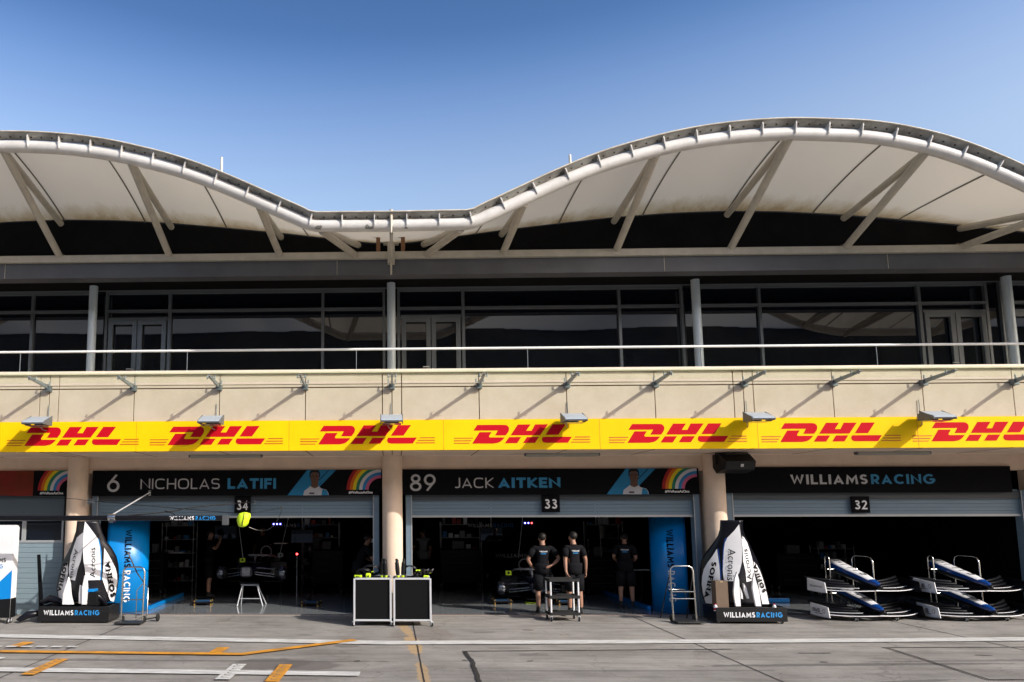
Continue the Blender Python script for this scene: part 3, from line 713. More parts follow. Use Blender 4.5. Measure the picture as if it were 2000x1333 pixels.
def portrait(t, px0, Y, z0, z1, skin, hair):
    # blue slash with a generic head-and-shoulders figure, printed flat on the banner
    j = MB(); y = -.0535; k = (z1-z0)
    X = px0
    def P(pts, m, d): j.flat(pts, lambda u, v: (X+u*k, y-d, z0+v*k), m)
    P([(0, 0), (.78, 1), (1.92, 1), (.93, 0)], 0, 0)
    P([(1.05, .42), (1.62, 1), (1.66, 1), (1.08, .42)], 1, .0008)
    P([(.62, 0), (.66, .17), (.78, .26), (.90, .36), (1.06, .38), (1.22, .36), (1.32, .27), (1.52, .22), (1.60, .10), (1.62, 0)], 2, .0016)
    P([(1.34, 0), (1.36, .18), (1.40, .24), (1.52, .2), (1.58, .1), (1.6, 0)], 0, .0024)
    P([(.93, .33), (.93, .50), (1.21, .50), (1.21, .33), (1.07, .27)], 3, .0024)
    P([(1.07+.165*math.cos(a), .68+.26*math.sin(a)) for a in [2*math.pi*i/24 for i in range(24)]], 3, .0032)
    P([(.87, .70), (.86, .86), (.92, .985), (1.07, .995), (1.22, .985), (1.28, .86), (1.27, .70), (1.235, .70), (1.23, .84), (1.16, .90), (.98, .90), (.91, .84), (.905, .70)], 4, .004)
    P([(.96, .735), (1.04, .735), (1.04, .76), (.96, .765)], 4, .004); P([(1.10, .735), (1.18, .735), (1.18, .765), (1.10, .76)], 4, .004)
    P([(1.055, .60), (1.09, .60), (1.082, .71), (1.063, .71)], 5, .004); P([(1.01, .535), (1.13, .535), (1.12, .55), (1.02, .55)], 5, .004)
    P([(.86, .05), (1.06, .05), (1.06, .11), (.86, .11)], 5, .004)
    j.build('portrait', [M('slash_blue', (.01, .16, .33), .8), BLKV, M('suit_white', (.40, .41, .46), .8), skin, hair, M('print_shade', (.04, .025, .025), .8)], t)
SK1 = M('print_skin', (.10, .052, .036), .8); HR1 = M('print_hair', (.008, .006, .006), .9)
def fit(mb, txt, x0, x1, z0, z1, s, y, m, p=2., gap=.14, wd=1.):
    W_ = swidth(txt, 1, s, p, wd, gap); kx = (x1-x0)/W_
    stext(mb, txt, 1, s, lambda u, v, d: (x0+u*kx, y-d, z0+v*(z1-z0)), m, p, wd, gap)
t = banner('name_banner', 'black banner with number 6, a name and a rainbow over the left open garage', -6.48, -.17)
j = MB(); fit(j, '6', -6.15, -5.88, 2.64, 3.02, .13, -.052, 0); fit(j, 'NICHOLAS', -5.42, -3.69, 2.70, 2.925, .115, -.052, 0, 3.0, .17, 1.15); fit(j, 'LATIFI', -3.52, -2.47, 2.70, 2.925, .235, -.052, 1, 2.6, .12, 1.25)
j.build('lettering', [WTD, BLTD], t); portrait(t, -2.22, 0, 2.555, 3.105, SK1, HR1); rainbow(t, -.20, -.175, 2.555, 3.105)
t = banner('name_banner', 'black banner with number 89, a name and a rainbow over the middle garage', .26, 6.56)
j = MB(); fit(j, '89', .42, .97, 2.64, 3.0, .13, -.052, 0); fit(j, 'JACK', 1.36, 2.21, 2.70, 2.92, .115, -.052, 0, 3.0, .15, 1.1); fit(j, 'AITKEN', 2.30, 3.63, 2.70, 2.92, .235, -.052, 1, 2.6, .12, 1.15)
j.build('lettering', [WTD, BLTD], t); portrait(t, 4.60, 0, 2.555, 3.105, SK1, HR1); rainbow(t, 6.52, 6.55, 2.555, 3.105)
t = banner('name_banner', 'plain black banner with white and blue team lettering over the right garage', 7.13, 13.05, 2.575, 3.125)
j = MB(); team(j, lambda u, v, d: (8.47+u, -.052-d, 2.755+v), 3.0, .205, .19, 0, 1); j.build('lettering', [WTD, BLTD], t)
t = thing('name_banner', 'dark red banner with a blurred orange shape and a cut-off rainbow at far left', 'banner', (-13, 0, 2.5))
j = MB(); j.box(-13.2, -7.78, -.05, -.002, 2.56, 3.11); j.box(-7.78, -7.0, -.05, -.002, 2.56, 3.11, 1)
j.build('banner_face', [M('banner_dark_red', (.14, .004, .004), .8, var=.7, scale=1.8, dirt=(.34, .08, .01)), BLKV], t); rainbow(t, -6.93, -6.9, 2.56, 3.11)
t = thing('name_banner', 'black banner past the right column, only its left end in the frame', 'banner', (13.9, 0, 2.5))
j = MB(); j.box(13.98, 20.2, -.05, -.002, 2.56, 3.11); j.build('banner_face', BLKV, t)
# number plates on the shutters
for n_, x0, x1, z0, z1, lb in (('34', -3.38, -3.03, 2.17, 2.54, 'black number plate 34 on the left shutter'), ('33', 3.24, 3.62, 2.18, 2.545, 'black number plate 33 on the middle shutter'), ('32', 9.76, 10.13, 2.15, 2.50, 'black number plate 32 on the right shutter')):
    t = thing('number_plate', lb, 'sign', ((x0+x1)/2, .03, z0), 0, 'garage number plates')
    j = MB(); j.box(x0, x1, .02, .058, z0, z1); j.build('plate', BLKV, t)
    j = MB(); fit(j, n_, x0+.055, x1-.055, z0+.075, z1-.085, .17, .018, 0, 2., .16); j.build('lettering', WT, t)
# strip lights under the soffit
for (a, b, lb) in (((372, 892), (510, 891), 'long grey strip light above the banner with number 6'), ((1027, 889), (1168, 888), 'long grey strip light above the banner with number 89'), ((1673, 885), (1813, 885), 'long grey strip light above the plain team banner')):
    x0, x1 = atx(a[0], a[1], -.55), atx(b[0], b[1], -.55)
    t = thing('strip_light', lb, 'light fitting', ((x0+x1)/2, -.55, 3.33), 0, 'strip lights under the balcony')
    j = MB(); j.rbox(x0, x1, -.62, -.48, 3.33, 3.40, .02); j.build('diffuser', M('lamp_diffuser', (.34, .34, .30), .4), t)
    j = MB(); j.rbox(x0-.03, x0, -.60, -.50, 3.34, 3.399, .01); j.rbox(x1, x1+.03, -.60, -.50, 3.34, 3.399, .01); j.build('end_cap', GREY, t)
# floodlights on the balcony edge
HOODM = M('hood_white', (.36, .40, .45), .4, var=.05)
def flood():
    t = thing('floodlight', '', 'floodlight', (0, 0, 0), 0, 'floodlights hung on the balcony edge')
    j = MB(); j.prism([(-.30, .185), (-.62, .065), (-.65, .03), (-.60, .01), (-.30, .04)], lambda u, v, d: (d, u, v), -.20, .20); h = j.build('hood', HOODM, t)
    k = MB(); k.prism([(-.29, .20), (-.62, .055), (-.65, 0), (-.30, 0)], lambda u, v, d: (d, u, v), -.215, -.2001); k.build('end_plate', M('flood_grey', (.10, .11, .12), .5), h); k = MB(); k.prism([(-.29, .20), (-.62, .055), (-.65, 0), (-.30, 0)], lambda u, v, d: (d, u, v), .2001, .215); k.build('end_plate', M('flood_grey', (.10, .11, .12), .5), h)
    k = MB(); k.box(-.18, .18, -.58, -.32, -.022, -.014); k.build('lens', M('lens', (.25, .22, .2), .1), h)
    k = MB(); k.rbox(-.14, .14, -.30, -.12, .02, .16, .02); k.build('gear_box', M('flood_grey', (.1, .11, .12)), t)
    k = MB(); k.box(-.03, .03, -.14, -.031, .05, .10); k.tube([(-.1, -.2, .03), (-.05, -.12, -.05), (-.02, -.035, -.06)], .008, 6); k.tube([(0, -.031, .10), (0, -.02, .45)], .007, 6); k.build('arm', GALV, t)
    return t
fl0 = flood()
for i, (x, lb) in enumerate(zip((-6.78, -3.42, .03, 3.46, 6.90, 10.18), ('floodlight at the far left end of the yellow banner', 'second floodlight from the left, above the banner numbered 6', 'floodlight right above the central column', 'floodlight above the middle shutter numbered 33', 'floodlight above the black loudspeaker', 'rightmost floodlight, above the plain team banner'))):
    o = fl0 if i == 0 else copy_tree(fl0); o.location = (x, YF, 3.87); o['label'] = lb
# loudspeaker on the column
t = thing('loudspeaker', 'black wedge loudspeaker mounted high on the right column beside the team banner', 'loudspeaker', (7.2, -.6, 2.95))
x0, x1 = atx(1411, 900, -.75), atx(1471, 900, -.75)
j = MB(); j.prism([(-.30, 3.36), (-.62, 3.36), (-.86, 3.20), (-.80, 3.03), (-.45, 2.97), (-.30, 3.1)], lambda u, v, d: (d, u, v), x0, x1); j.build('cabinet', BLACK, t)
j = MB(); j.prism([(-.805, 3.175), (-.876, 3.195), (-.82, 3.04), (-.79, 3.03)], lambda u, v, d: (d, u, v), x0+.02, x1-.02); gr_ = j.build('grille', M('grille', (.02, .02, .022), .7, bump=.5, bscale=200), t)
j = MB(); T = Matrix.Translation(((x0+x1)/2+.03, -.862, 3.11)) @ Matrix.Rotation(R(20), 4, 'X'); j.box(-.028, .028, -.004, .004, -.028, .028, 0, T); j.build('badge', WT, gr_)
j = MB(); j.tube([(x0-.02, -.5, 3.15), (x0-.02, -.5, 3.39), (x1+.02, -.5, 3.39), (x1+.02, -.5, 3.15)], .018, 8); j.build('bracket', BLACK, t)
# ------------------------------------------------------------------ OPPOSITE GRANDSTAND (seen only mirrored in the glass)
t = thing('grandstand', 'dark tiered grandstand with pale tent roof across the track, mirrored in the glass', 'grandstand', (0, -62, 0))
GSD = M('stand_dark', (.10, .09, .075), .9, var=.5, scale=.3)
j = MB(); j.prism([(-50, 0), (-50, 1.5), (-68, 12.5), (-68, 24.2), (-69, 24.2), (-69, 0)], lambda u, v, d: (d, u, v), -90, 90); j.build('seating_tier', GSD, t)
tent_m = bpy.data.materials.new('tent_fabric'); tent_m.use_nodes = True; _n = tent_m.node_tree.nodes; _t = _n.new('ShaderNodeBsdfTranslucent'); _t.inputs[0].default_value = (.8, .79, .77, 1); _x = _n.new('ShaderNodeMixShader'); _x.inputs[0].default_value = .45
_n['Principled BSDF'].inputs['Base Color'].default_value = (.8, .78, .74, 1); tent_m.node_tree.links.new(_n['Principled BSDF'].outputs[0], _x.inputs[1]); tent_m.node_tree.links.new(_t.outputs[0], _x.inputs[2]); tent_m.node_tree.links.new(_x.outputs[0], _n['Material Output'].inputs[0])
j = MB(); X_ = [-90+2*i for i in range(91)]; vs = []
for x in X_:
    q = abs(((x+5) % 26)-13)/13.; z = 21.5+4.5*(1-q)**1.5*(1 if math.sin(x*.05+.4) > -.2 else .4)
    vs += [(x, -48, z-1.2), (x, -58, z+1.2), (x, -70, 24)]
j.add(vs, [(i*3+k, i*3+k+1, (i+1)*3+k+1, (i+1)*3+k) for i in range(90) for k in range(2)], 0, True); j.build('tent_roof', tent_m, t)
for x in range(-78, 90, 26):
    j = MB(); j.tube([(x, -60, 3), (x, -60, 19)], .4, 8); j.build('roof_pole', GSD, t)
# ------------------------------------------------------------------ CASTORS
def castor(x, y, r, parent, z=0, ang=0., local=True):
    j = MB(); T = Matrix.Translation((x, y, z)) @ Matrix.Rotation(ang, 4, 'Z')
    j.lathe([(0, -.014), (r*.9, -.014), (r, -.008), (r, .008), (r*.9, .014), (0, .014)], (0, 0, 0), 16, 0, 'x')
    j.lathe([(0, -.0155), (r*.45, -.0155), (r*.45, .0155), (0, .0155)], (0, 0, 0), 12, 1, 'x')
    j.box(-.022, -.017, -.018, .018, -.01, r*1.25, 1); j.box(.017, .022, -.018, .018, -.01, r*1.25, 1); j.box(-.022, .022, -.02, .02, r*1.25, r*1.25+.012, 1)
    j.v = [tuple(T @ (Vector(v)+Vector((0, 0, r)))) for v in j.v]
    return j.build('castor', [RUB, ALU], parent, local)
# ------------------------------------------------------------------ TOOL CABINETS
def cabinet(label, x0, x1, y, zt):
    t = thing('tool_cabinet', label, 'cabinet', ((x0+x1)/2, y+.3, 0), 0, 'black cabinets in aluminium frames')
    hw = (x1-x0)/2; hd = .29; zb = .10; p = .018
    j = MB(); j.box(-hw+p, hw-p, -hd+p, hd-p, zb+.02, zt-.03); j.build('panel', M('cabinet_black', (.0045, .0045, .005), .5, spec=.2), t, True)
    for sx in (-1, 1):
        for sy in (-1, 1):
            k = MB(); k.rbox(sx*hw-p, sx*hw+p, sy*hd-p, sy*hd+p, zb-.01, zt-.012, .006); k.build('frame_post', ALU, t, True)
            castor(sx*hw+(.02*sx), sy*hd, .037, t, 0, .5*sx)
    for sy in (-1, 1):
        k = MB(); k.rbox(-hw+p+.001, hw-p-.001, sy*hd-p, sy*hd+p, zt-.036, zt, .006); k.build('frame_rail', ALU, t, True)
        k = MB(); k.rbox(-hw+p+.001, hw-p-.001, sy*hd-p, sy*hd+p, zb, zb+.034, .006); k.build('frame_rail', ALU, t, True)
    k = MB(); k.box(-hw+p, hw-p, -hd+p, hd-p, zt-.03, zt-.004); k.build('top', BLACK, t, True)
    return t
YC = -1.32
zt = atz(766, 1129, YC)
c1x0, c1x1 = atx(692, 1180, YC), atx(763, 1180, YC); c2x0, c2x1 = atx(770, 1180, YC), atx(841, 1180, YC)
cabinet('left of two black cabinets on castors in front of the central column', c1x0, c1x1, YC, zt)
cabinet('right of two black cabinets on castors in front of the central column', c2x0, c2x1, YC, zt)
def hose(name, label, pts, r, grp, m=None, cat='hose', rad=.009):
    t = thing(name, label, cat, pts[0], 0, grp)
    j = MB(); j.tube(pts, rad, 8); j.build('hose_line', m or RUB, t)
    return t
def coil(label, cx, cy, cz, r, tilt, turns=3, grp='hoses coiled on the cabinets'):
    t = thing('air_hose', label, 'hose', (cx, cy, cz), 0, grp)
    pts = []
    for i in range(turns*18):
        a = i/18*2*math.pi; rr = r*(1+.06*math.sin(i*1.7)); w_ = (i/18-turns/2)*.016
        p = Vector((rr*math.cos(a), w_, rr*math.sin(a)*.8)); p = Matrix.Rotation(tilt, 3, 'X') @ p
        pts.append((cx+p.x, cy+p.y, cz+p.z+r*.8))
    j = MB(); j.tube(pts, .0105, 8); j.build('hose_line', CARB, t)
    e = pts[-1]; k = MB(); k.tube([e, (e[0]+.05, e[1]-.02, e[2]+.02)], .015, 8); k.build('coupling', HIV, t)
def gun(label, x, y, z, lean=0., s=1.):
    t = thing('wheel_gun', label, 'tool', (x, y, z), 0, 'wheel guns standing on the cabinets')
    T = Matrix.Translation((x, y, z)) @ Matrix.Rotation(lean, 4, 'Y')
    j = MB(); j.lathe([(.033*s, .035), (.04*s, .06), (.044*s, .15), (.038*s, .20), (.042*s, .22), (.03*s, .25)], (0, 0, 0), 16); j.v = [tuple(T @ Vector((v[0], v[1], v[2]*1.2))) for v in j.v]; j.build('body', BLACK, t)
    j = MB(); j.lathe([(.026*s, 0), (.03*s, .01), (.03*s, .034)], (0, 0, 0), 14); j.v = [tuple(T @ Vector(v)) for v in j.v]; j.build('socket', HIV, t)
    j = MB(); j.tube([T @ Vector((.0, .035, .17)), T @ Vector((.01, .10, .20)), T @ Vector((.015, .12, .28)), T @ Vector((.02, .11, .33))], [.02, .02, .022, .018], 10); j.build('handle', RUB, t)
    k = MB(); k.lathe([(.026, 0), (.026, .05)], (0, 0, .25), 12); k.v = [tuple(T @ Vector((v[0], v[1], v[2]*1.2))) for v in k.v]; k.build('end_cap', RUB, t)
CW = c1x1-c1x0
yo = YC+.12
gun('black wheel gun at the right end of the left cabinet', c1x1-.09, yo, zt, -.05); gun('black wheel gun second from the right end of the left cabinet', c1x1-.17, yo+.03, zt, .05)
gun('black wheel gun at the left end of the right cabinet', c2x0+.08, yo, zt, -.08); gun('black wheel gun second from the left end of the right cabinet', c2x0+.17, yo+.02, zt, .07)
coil('black hose loops lying at the middle of the left cabinet', c1x0+.32, yo+.12, zt-.01, .17, .75); coil('flat black hose loop at the left of the left cabinet', c1x0+.18, yo+.08, zt-.02, .14, .95)
coil('upright black hose coil on the right cabinet', c2x0+.31, yo+.04, zt-.0, .14, .25, 4); coil('low black hose coil at the right end of the right cabinet', c2x1-.13, yo+.10, zt-.02, .12, .8)
def block(label, x, y, z, sx, sy, sz, rz=0, m=HIV):
    t = thing('socket_cover', label, 'cover', (x, y, z), rz, 'yellow covers on the cabinets')
    j = MB(); j.rbox(-sx/2, sx/2, -sy/2, sy/2, 0, sz, min(sx, sy, sz)*.3); j.build('shell', m, t, True); k = MB(); k.rbox(-sx*.2, sx*.2, -sy/2-.006, sy/2+.006, sz*.2, sz*.5, .003); k.build('strap', RUB, t, True)
block('round bright yellow cover in the middle of the left cabinet', c1x0+.27, yo-.05, zt, .10, .09, .085)
block('slanted yellow cover at the left edge of the left cabinet', c1x0+.07, yo-.03, zt, .15, .06, .045, -.35)
block('small yellow cover at the right edge of the right cabinet', c2x1-.08, yo-.05, zt, .10, .06, .04)
block('narrow yellow grip high on the right cabinet gear', c2x0+.47, yo+.0, zt+.12, .09, .03, .025, .1)
for a in range(5):
    x = c2x0+.40+.07*a
    t = thing('wheel_gun', ['wheel gun lying on the right cabinet beside the coil', 'wheel gun resting second from the coil on the right cabinet', 'wheel gun lying mid right on the right cabinet', 'wheel gun lying near the right end of the right cabinet', 'wheel gun tilted up at the right end of the right cabinet'][a], 'tool', (x, yo+.05, zt), 0, 'wheel guns standing on the cabinets')
    j = MB(); j.tube([(x, yo+.14, zt+.03+.02*a), (x+.03, yo+.02, zt+.07+.012*a), (x+.06, yo-.05, zt+.05+.015*a)], [.026, .03, .022], 10); j.build('body', CARB, t)
    k = MB(); k.tube([(x+.03, yo+.02, zt+.09), (x+.015+.02*a, yo+.03, zt+.16)], .012, 8); k.build('handle', CHROME if a > 2 else RUB, t)
# ------------------------------------------------------------------ BODYWORK CARTS
def body_cart(label, px0, px1, pyt, pyb, YFc, dep, txt):
    x0, x1 = atx(px0, 1200, YFc), atx(px1, 1200, YFc); z1 = atz((px0+px1)/2, pyt, YFc); z0 = atz((px0+px1)/2, pyb, YFc)
    t = thing('bodywork_cart', label, 'cart', ((x0+x1)/2, YFc+dep/2, 0), 0, 'black carts carrying engine covers')
    j = MB(); th = .02
    j.rbox(x0, x1, YFc, YFc+th, z0, z1, .006); j.rbox(x0, x1, YFc+dep-th, YFc+dep, z0, z1, .006); j.box(x0, x0+th, YFc+th, YFc+dep-th, z0, z1-.002); j.box(x1-th, x1, YFc+th, YFc+dep-th, z0, z1-.002)
    j.box(x0+th, x1-th, YFc+th, YFc+dep-th, z0+.05, z1-.08); j.build('tray', M('cart_black', (.006, .006, .007), .28, coat=.3), t)
    j = MB(); xa, xb = atx(txt[0], 1200, YFc), atx(txt[1], 1200, YFc); za_, zb2 = atz(txt[0], txt[3], YFc), atz(txt[0], txt[2], YFc)
    team(j, lambda u, v, d: (xa+u, YFc-.002-d, za_+v), xb-xa, zb2-za_, .2, 0, 1); j.build('lettering', [WT, BLT], t)
    for x in (x0+.08, x1-.08):
        for y in (YFc+.06, YFc+dep-.06):
            o = castor(x-t.location.x, y-t.location.y, max(.03, (z0-.012)*.45), t, 0, .3)
    return t, x0, x1, z1
c_r = body_cart('black cart beneath the engine cover beside the right column', 1399, 1538, 1187, 1215, -.95, .60, (1413, 1528, 1196, 1206.5))
c_l = body_cart('black cart beneath the engine cover beside the left column', 74, 212, 1185, 1215, -1.0, .60, (85, 194, 1192, 1202))
def lp(a, y): return lerp(a, y)
def cover(label, ox, L, Rt, S, y0, patches, texts, blades, depk=.42):
    """shell of an engine cover stood on its tail; outlines given in photo pixels (zoomed by 5.797) and carried to their depth"""
    Z = 5.797
    def px(u): return ox+u/Z
    def py(v): return 1000+v/Z
    def depth(u, v):
        l, r, s = lp(L, v), lp(Rt, v), lp(S, v); W_ = (r-l)/Z/97.
        q = (u-s)/(r-s) if u > s else (s-u)/(s-l); q = min(1, max(0, q))
        return W_*depk*(.45*q+.55*(1-math.sqrt(max(0, 1-q*q*.9))))
    def P(u, v, lift=0.):
        d = depth(u, v)-lift*(1+2.5*abs((u-lp(S, v))/((lp(Rt, v)-lp(S, v)) if u > lp(S, v) else (lp(S, v)-lp(L, v))))**2); x, z = at(px(u), py(v), y0+d); return (x, y0+d, z)
    v0, v1 = L[0][0], L[-1][0]
    t = thing('engine_cover', label, 'bodywork', P(lp(S, v1), v1), 0, 'engine covers standing on carts')
    j = MB(); nr, nc = 44, 40; vs = []
    for i in range(nr+1):
        v = v0+(v1-v0)*i/nr; l, r, s = lp(L, v), lp(Rt, v), lp(S, v)
        for k in range(nc+1):
            a = math.sin(math.pi/2*(2*k/nc-1)); u = s+(r-s)*a if a > 0 else s+(s-l)*a; vs.append(P(u, v))
    j.add(vs, [(i*(nc+1)+k, i*(nc+1)+k+1, (i+1)*(nc+1)+k+1, (i+1)*(nc+1)+k) for i in range(nr) for k in range(nc)], 0, True)
    o = j.build('shell', SHELLB, t); md = o.modifiers.new('thick', 'SOLIDIFY'); md.thickness = .012; md.offset = 0
    for poly, m in patches:
        bm = bmesh.new(); f = bm.faces.new([bm.verts.new((u, v, 0)) for u, v in poly]); bmesh.ops.triangulate(bm, faces=[f])
        for _ in range(4):
            e_ = [e for e in bm.edges if e.calc_length() > 28]
            if not e_: break
            bmesh.ops.subdivide_edges(bm, edges=e_, cuts=1); bmesh.ops.triangulate(bm, faces=bm.faces[:])
        bm.verts.index_update()
        k = MB(); k.add([P(v.co.x, v.co.y, .012) for v in bm.verts], [[v.index for v in f.verts] for f in bm.faces], 0, True); bm.free()
        k.build('side_panel', m, t)
    for (txt, a, b, cap, serif, side) in texts:
        d = Vector((b[0]-a[0], b[1]-a[1])); ln = d.length; d.normalize(); q = Vector((d.y, -d.x))*side   # towards the letter tops
        k = MB(); w_ = fwidth(txt, cap); sx = ln/w_
        F = lambda u, v, dd: P(a[0]+d.x*u+q.x*v, a[1]+d.y*u+q.y*v, .022)
        if serif:
            fw = swidth(txt, 1, .24, gap=.1); kk = ln/fw
            # slab serifs
            u_ = 0
            for ch in txt:
                w2, st = glyph(ch, .24, 2., 1.)
                if ch in 'FINA':
                    for e2 in ((0, .12, .0) if ch == 'I' else (0, w2-.12, w2-.12) if ch in 'NA' else (0, 0, 0))[:2]:
                        for vv in ((0, .09), (.91, 1)) if ch != 'A' else ((0, .09),):
                            k.flat([(u_+e2-.09, vv[0]), (u_+e2+.33, vv[0]), (u_+e2+.33, vv[1]), (u_+e2-.09, vv[1])], lambda u, v: F(u*kk, v*cap, 0))
                u_ += w2+.1
            stext(k, txt, 1, .24, lambda u, v, dd: P(a[0]+d.x*u*kk+q.x*v*cap, a[1]+d.y*u*kk+q.y*v*cap, .024), 0, 2., 1., .1)
        else: ftext(k, txt, cap, F, 0, .0, sx)
        k.build('lettering', BLKV, t)
    for poly, off in blades:
        k = MB(); yb = y0-off
        k.prism(poly, lambda u, v, d: (at(px(u), py(v), yb)[0], yb+d, at(px(u), py(v), yb)[1]), 0, .05); k.build('fin', WPNL, t)
    return t
V = lambda pts: [(y, x) for x, y in pts]
cover('engine cover standing upright on the cart beside the right column', 1340,
      V([(388, 95), (382, 200), (362, 270), (310, 350), (255, 420), (210, 480), (178, 550), (160, 640), (155, 750), (168, 900), (215, 1045)]),
      V([(640, 95), (642, 200), (665, 270), (705, 340), (755, 450), (800, 540), (835, 630), (860, 700), (885, 790), (905, 880), (950, 1045)]),
      V([(612, 95), (618, 250), (640, 420), (636, 600), (600, 720), (585, 1045)]), -.80,
      [([(600, 142), (545, 215), (470, 290), (440, 350), (428, 430), (415, 600), (418, 700), (430, 783), (548, 787), (575, 730), (603, 690), (632, 570), (638, 430), (615, 230)], WPNL),
       ([(470, 290), (440, 300), (418, 400), (408, 600), (415, 700), (428, 430), (440, 350)], BLUD),
       ([(350, 420), (300, 500), (240, 580), (200, 650), (182, 730), (177, 820), (192, 930), (222, 1035), (358, 1048), (345, 940), (325, 790), (388, 782), (375, 600)], WPNL),
       ([(358, 415), (372, 420), (400, 700), (402, 782), (390, 782), (376, 600)], BLUD),
       ([(624, 262), (655, 290), (690, 345), (720, 430), (745, 520), (765, 620), (775, 700), (760, 775), (685, 795), (675, 680), (648, 560), (642, 420)], WPNL),
       ([(764, 562), (800, 600), (835, 665), (865, 745), (893, 840), (915, 930), (940, 1045), (865, 1045), (835, 900), (812, 780), (775, 660)], WPNL)],
      [('Acronis', (478, 420), (463, 776), 88, False, 1), ('Acronis', (748, 768), (692, 418), 52, False, 1), ('SOFINA', (292, 562), (204, 968), 56, True, 1), ('SOFINA', (912, 905), (790, 590), 42, True, 1)],
      [([(578, 680), (600, 770), (612, 930), (620, 1070), (565, 1070), (545, 960), (540, 900), (552, 760)], .16), ([(770, 690), (792, 780), (830, 900), (852, 1070), (792, 1070), (770, 960), (752, 860), (760, 760)], .14), ([(650, 810), (680, 850), (715, 980), (700, 985), (665, 900)], .05), ([(612, 850), (640, 930), (645, 990), (625, 985)], .05)])
cover('engine cover standing upright on the cart beside the left column', 0,
      V([(875, 105), (862, 220), (830, 320), (800, 400), (755, 490), (700, 590), (665, 720), (640, 880), (668, 1020)]),
      V([(1122, 105), (1150, 210), (1200, 330), (1265, 410), (1315, 500), (1340, 600), (1346, 740), (1325, 880), (1290, 1020)]),
      V([(955, 105), (935, 400), (960, 650), (985, 780), (990, 1020)]), -.82,
      [([(962, 108), (1010, 170), (1062, 240), (1108, 305), (1130, 400), (1142, 600), (1132, 770), (972, 776), (962, 650), (945, 560), (936, 400), (945, 230)], WPNL),
       ([(1108, 305), (1122, 310), (1150, 450), (1152, 700), (1145, 772), (1132, 770), (1142, 600), (1130, 400)], BLU),
       ([(942, 232), (905, 262), (870, 292), (832, 400), (800, 500), (778, 650), (788, 765), (850, 780), (880, 650), (915, 550), (930, 450)], WPNL),
       ([(1180, 408), (1225, 480), (1262, 545), (1300, 620), (1328, 700), (1332, 790), (1308, 930), (1290, 1018), (1252, 1010), (1200, 880), (1158, 760), (1172, 600)], WPNL),
       ([(768, 572), (735, 605), (705, 645), (688, 720), (668, 800), (652, 880), (662, 950), (668, 1015), (705, 1018), (735, 870), (768, 700)], WPNL)],
      [('Acronis', (845, 420), (786, 752), 44, False, 1), ('Acronis', (1080, 745), (1080, 405), 66, False, 1), ('SOFINA', (1318, 960), (1240, 560), 60, True, 1), ('SOFINA', (722, 570), (648, 900), 46, True, 1)],
      [([(772, 740), (792, 820), (800, 940), (826, 1050), (705, 1050), (715, 930), (745, 830)], .18), ([(958, 722), (985, 790), (990, 900), (976, 1050), (925, 1050), (930, 850)], .16), ([(905, 830), (925, 850), (922, 1040), (893, 1040), (893, 920)], .10)])
def simple(name, label, cat, mb, m, group=None, loc=None):
    o = mb.build(name, m); tag(o, label, cat, group); return o
# things lying on the carts
zc = c_r[3]-.075
x = atx(1409, 1150, -.88); t = thing('cardboard_box', 'brown cardboard box standing on the right bodywork cart', 'box', (x, -.85, zc))
j = MB(); za_, zb2 = zc, atz(1409, 1135, -.88); j.rbox(x-.12, x+.12, -.90, -.70, za_, zb2, .006); j.build('carton', CARD, t); j = MB(); j.box(x-.025, x+.025, -.903, -.70, zb2-.03, zb2+.002); j.build('tape', M('tape', (.35, .26, .16), .3), t)
for px_, lb in ((1397, 'red and white bottle at the left edge of the right cart'), (1512, 'red and white bottle at the right edge of the right cart')):
    x = atx(px_, 1180, -.9); t = thing('bottle', lb, 'bottle', (x, -.90, zc), 0, 'bottles on the right cart')
    j = MB(); j.lathe([(.03, 0), (.034, .01), (.034, .09), (.02, .12), (.014, .125)], (x, -.90, zc), 14); j.build('flask', WPNL, t); k = MB(); k.lathe([(.0352, .02), (.0352, .06)], (x, -.90, zc), 14); k.lathe([(.016, .125), (.016, .145)], (x, -.90, zc), 12); k.build('cap', RED, t)
def bodypiece(label, P, m=SHELLB, nm='body_panel'):
    t = thing(nm, label, 'bodywork', P[0], 0, 'loose carbon parts on the left cart')
    j = MB(); j.tube(P, [.05, .08, .06, .03][:len(P)], 8); j.build('shell', m, t); k = MB(); k.tube([P[0], (P[0][0]-.04, P[0][1]-.02, P[0][2]+.03)], .02, 8); k.build('bracket', BLACK, t)
zL = c_l[3]
bodypiece('black carbon duct lying at the left end of the left cart', [(-7.12, -.72, zL+.05), (-6.95, -.75, zL+.13), (-6.75, -.8, zL+.09), (-6.6, -.8, zL+.02)])
bodypiece('black carbon duct lying at the right end of the left cart', [(-6.05, -.9, zL+.14), (-5.95, -.85, zL+.2), (-5.85, -.8, zL+.12), (-5.8, -.75, zL)])
bodypiece('black floor section slumped on the ground left of the left cart', [(-7.45, -1.0, .06), (-7.3, -.95, .16), (-7.15, -.9, .18), (-7.05, -.8, .12)])
t = thing('duct_housing', 'black box with a blue top edge on the left cart', 'bodywork', (-6.0, -.9, zL))
j = MB(); j.rbox(-6.12, -5.90, -.95, -.75, zL, zL+.28, .02); j.build('casing', BLACK, t); j = MB(); j.rbox(-6.14, -5.98, -.97, -.74, zL+.281, zL+.33, .01); j.build('lid', BLU, t)
# tall plank leaning upright behind the left cart
x0, z1 = at(75, 1084, -.6); x1, z0 = at(83, 1170, -.6)
t = thing('prop_board', 'narrow black board standing upright behind the left cart', 'board', (x1, -.6, .2)); j = MB(); j.prism([(x0-.03, z1), (x0+.03, z1+.005), (x1+.04, .06), (x1-.05, .06)], XZ(-.6), 0, .03); j.build('plank', BLKV, t)
k = MB(); k.box(x1-.06, x1+.06, -.66, -.5, 0, .06); k.build('foot', BLACK, t)
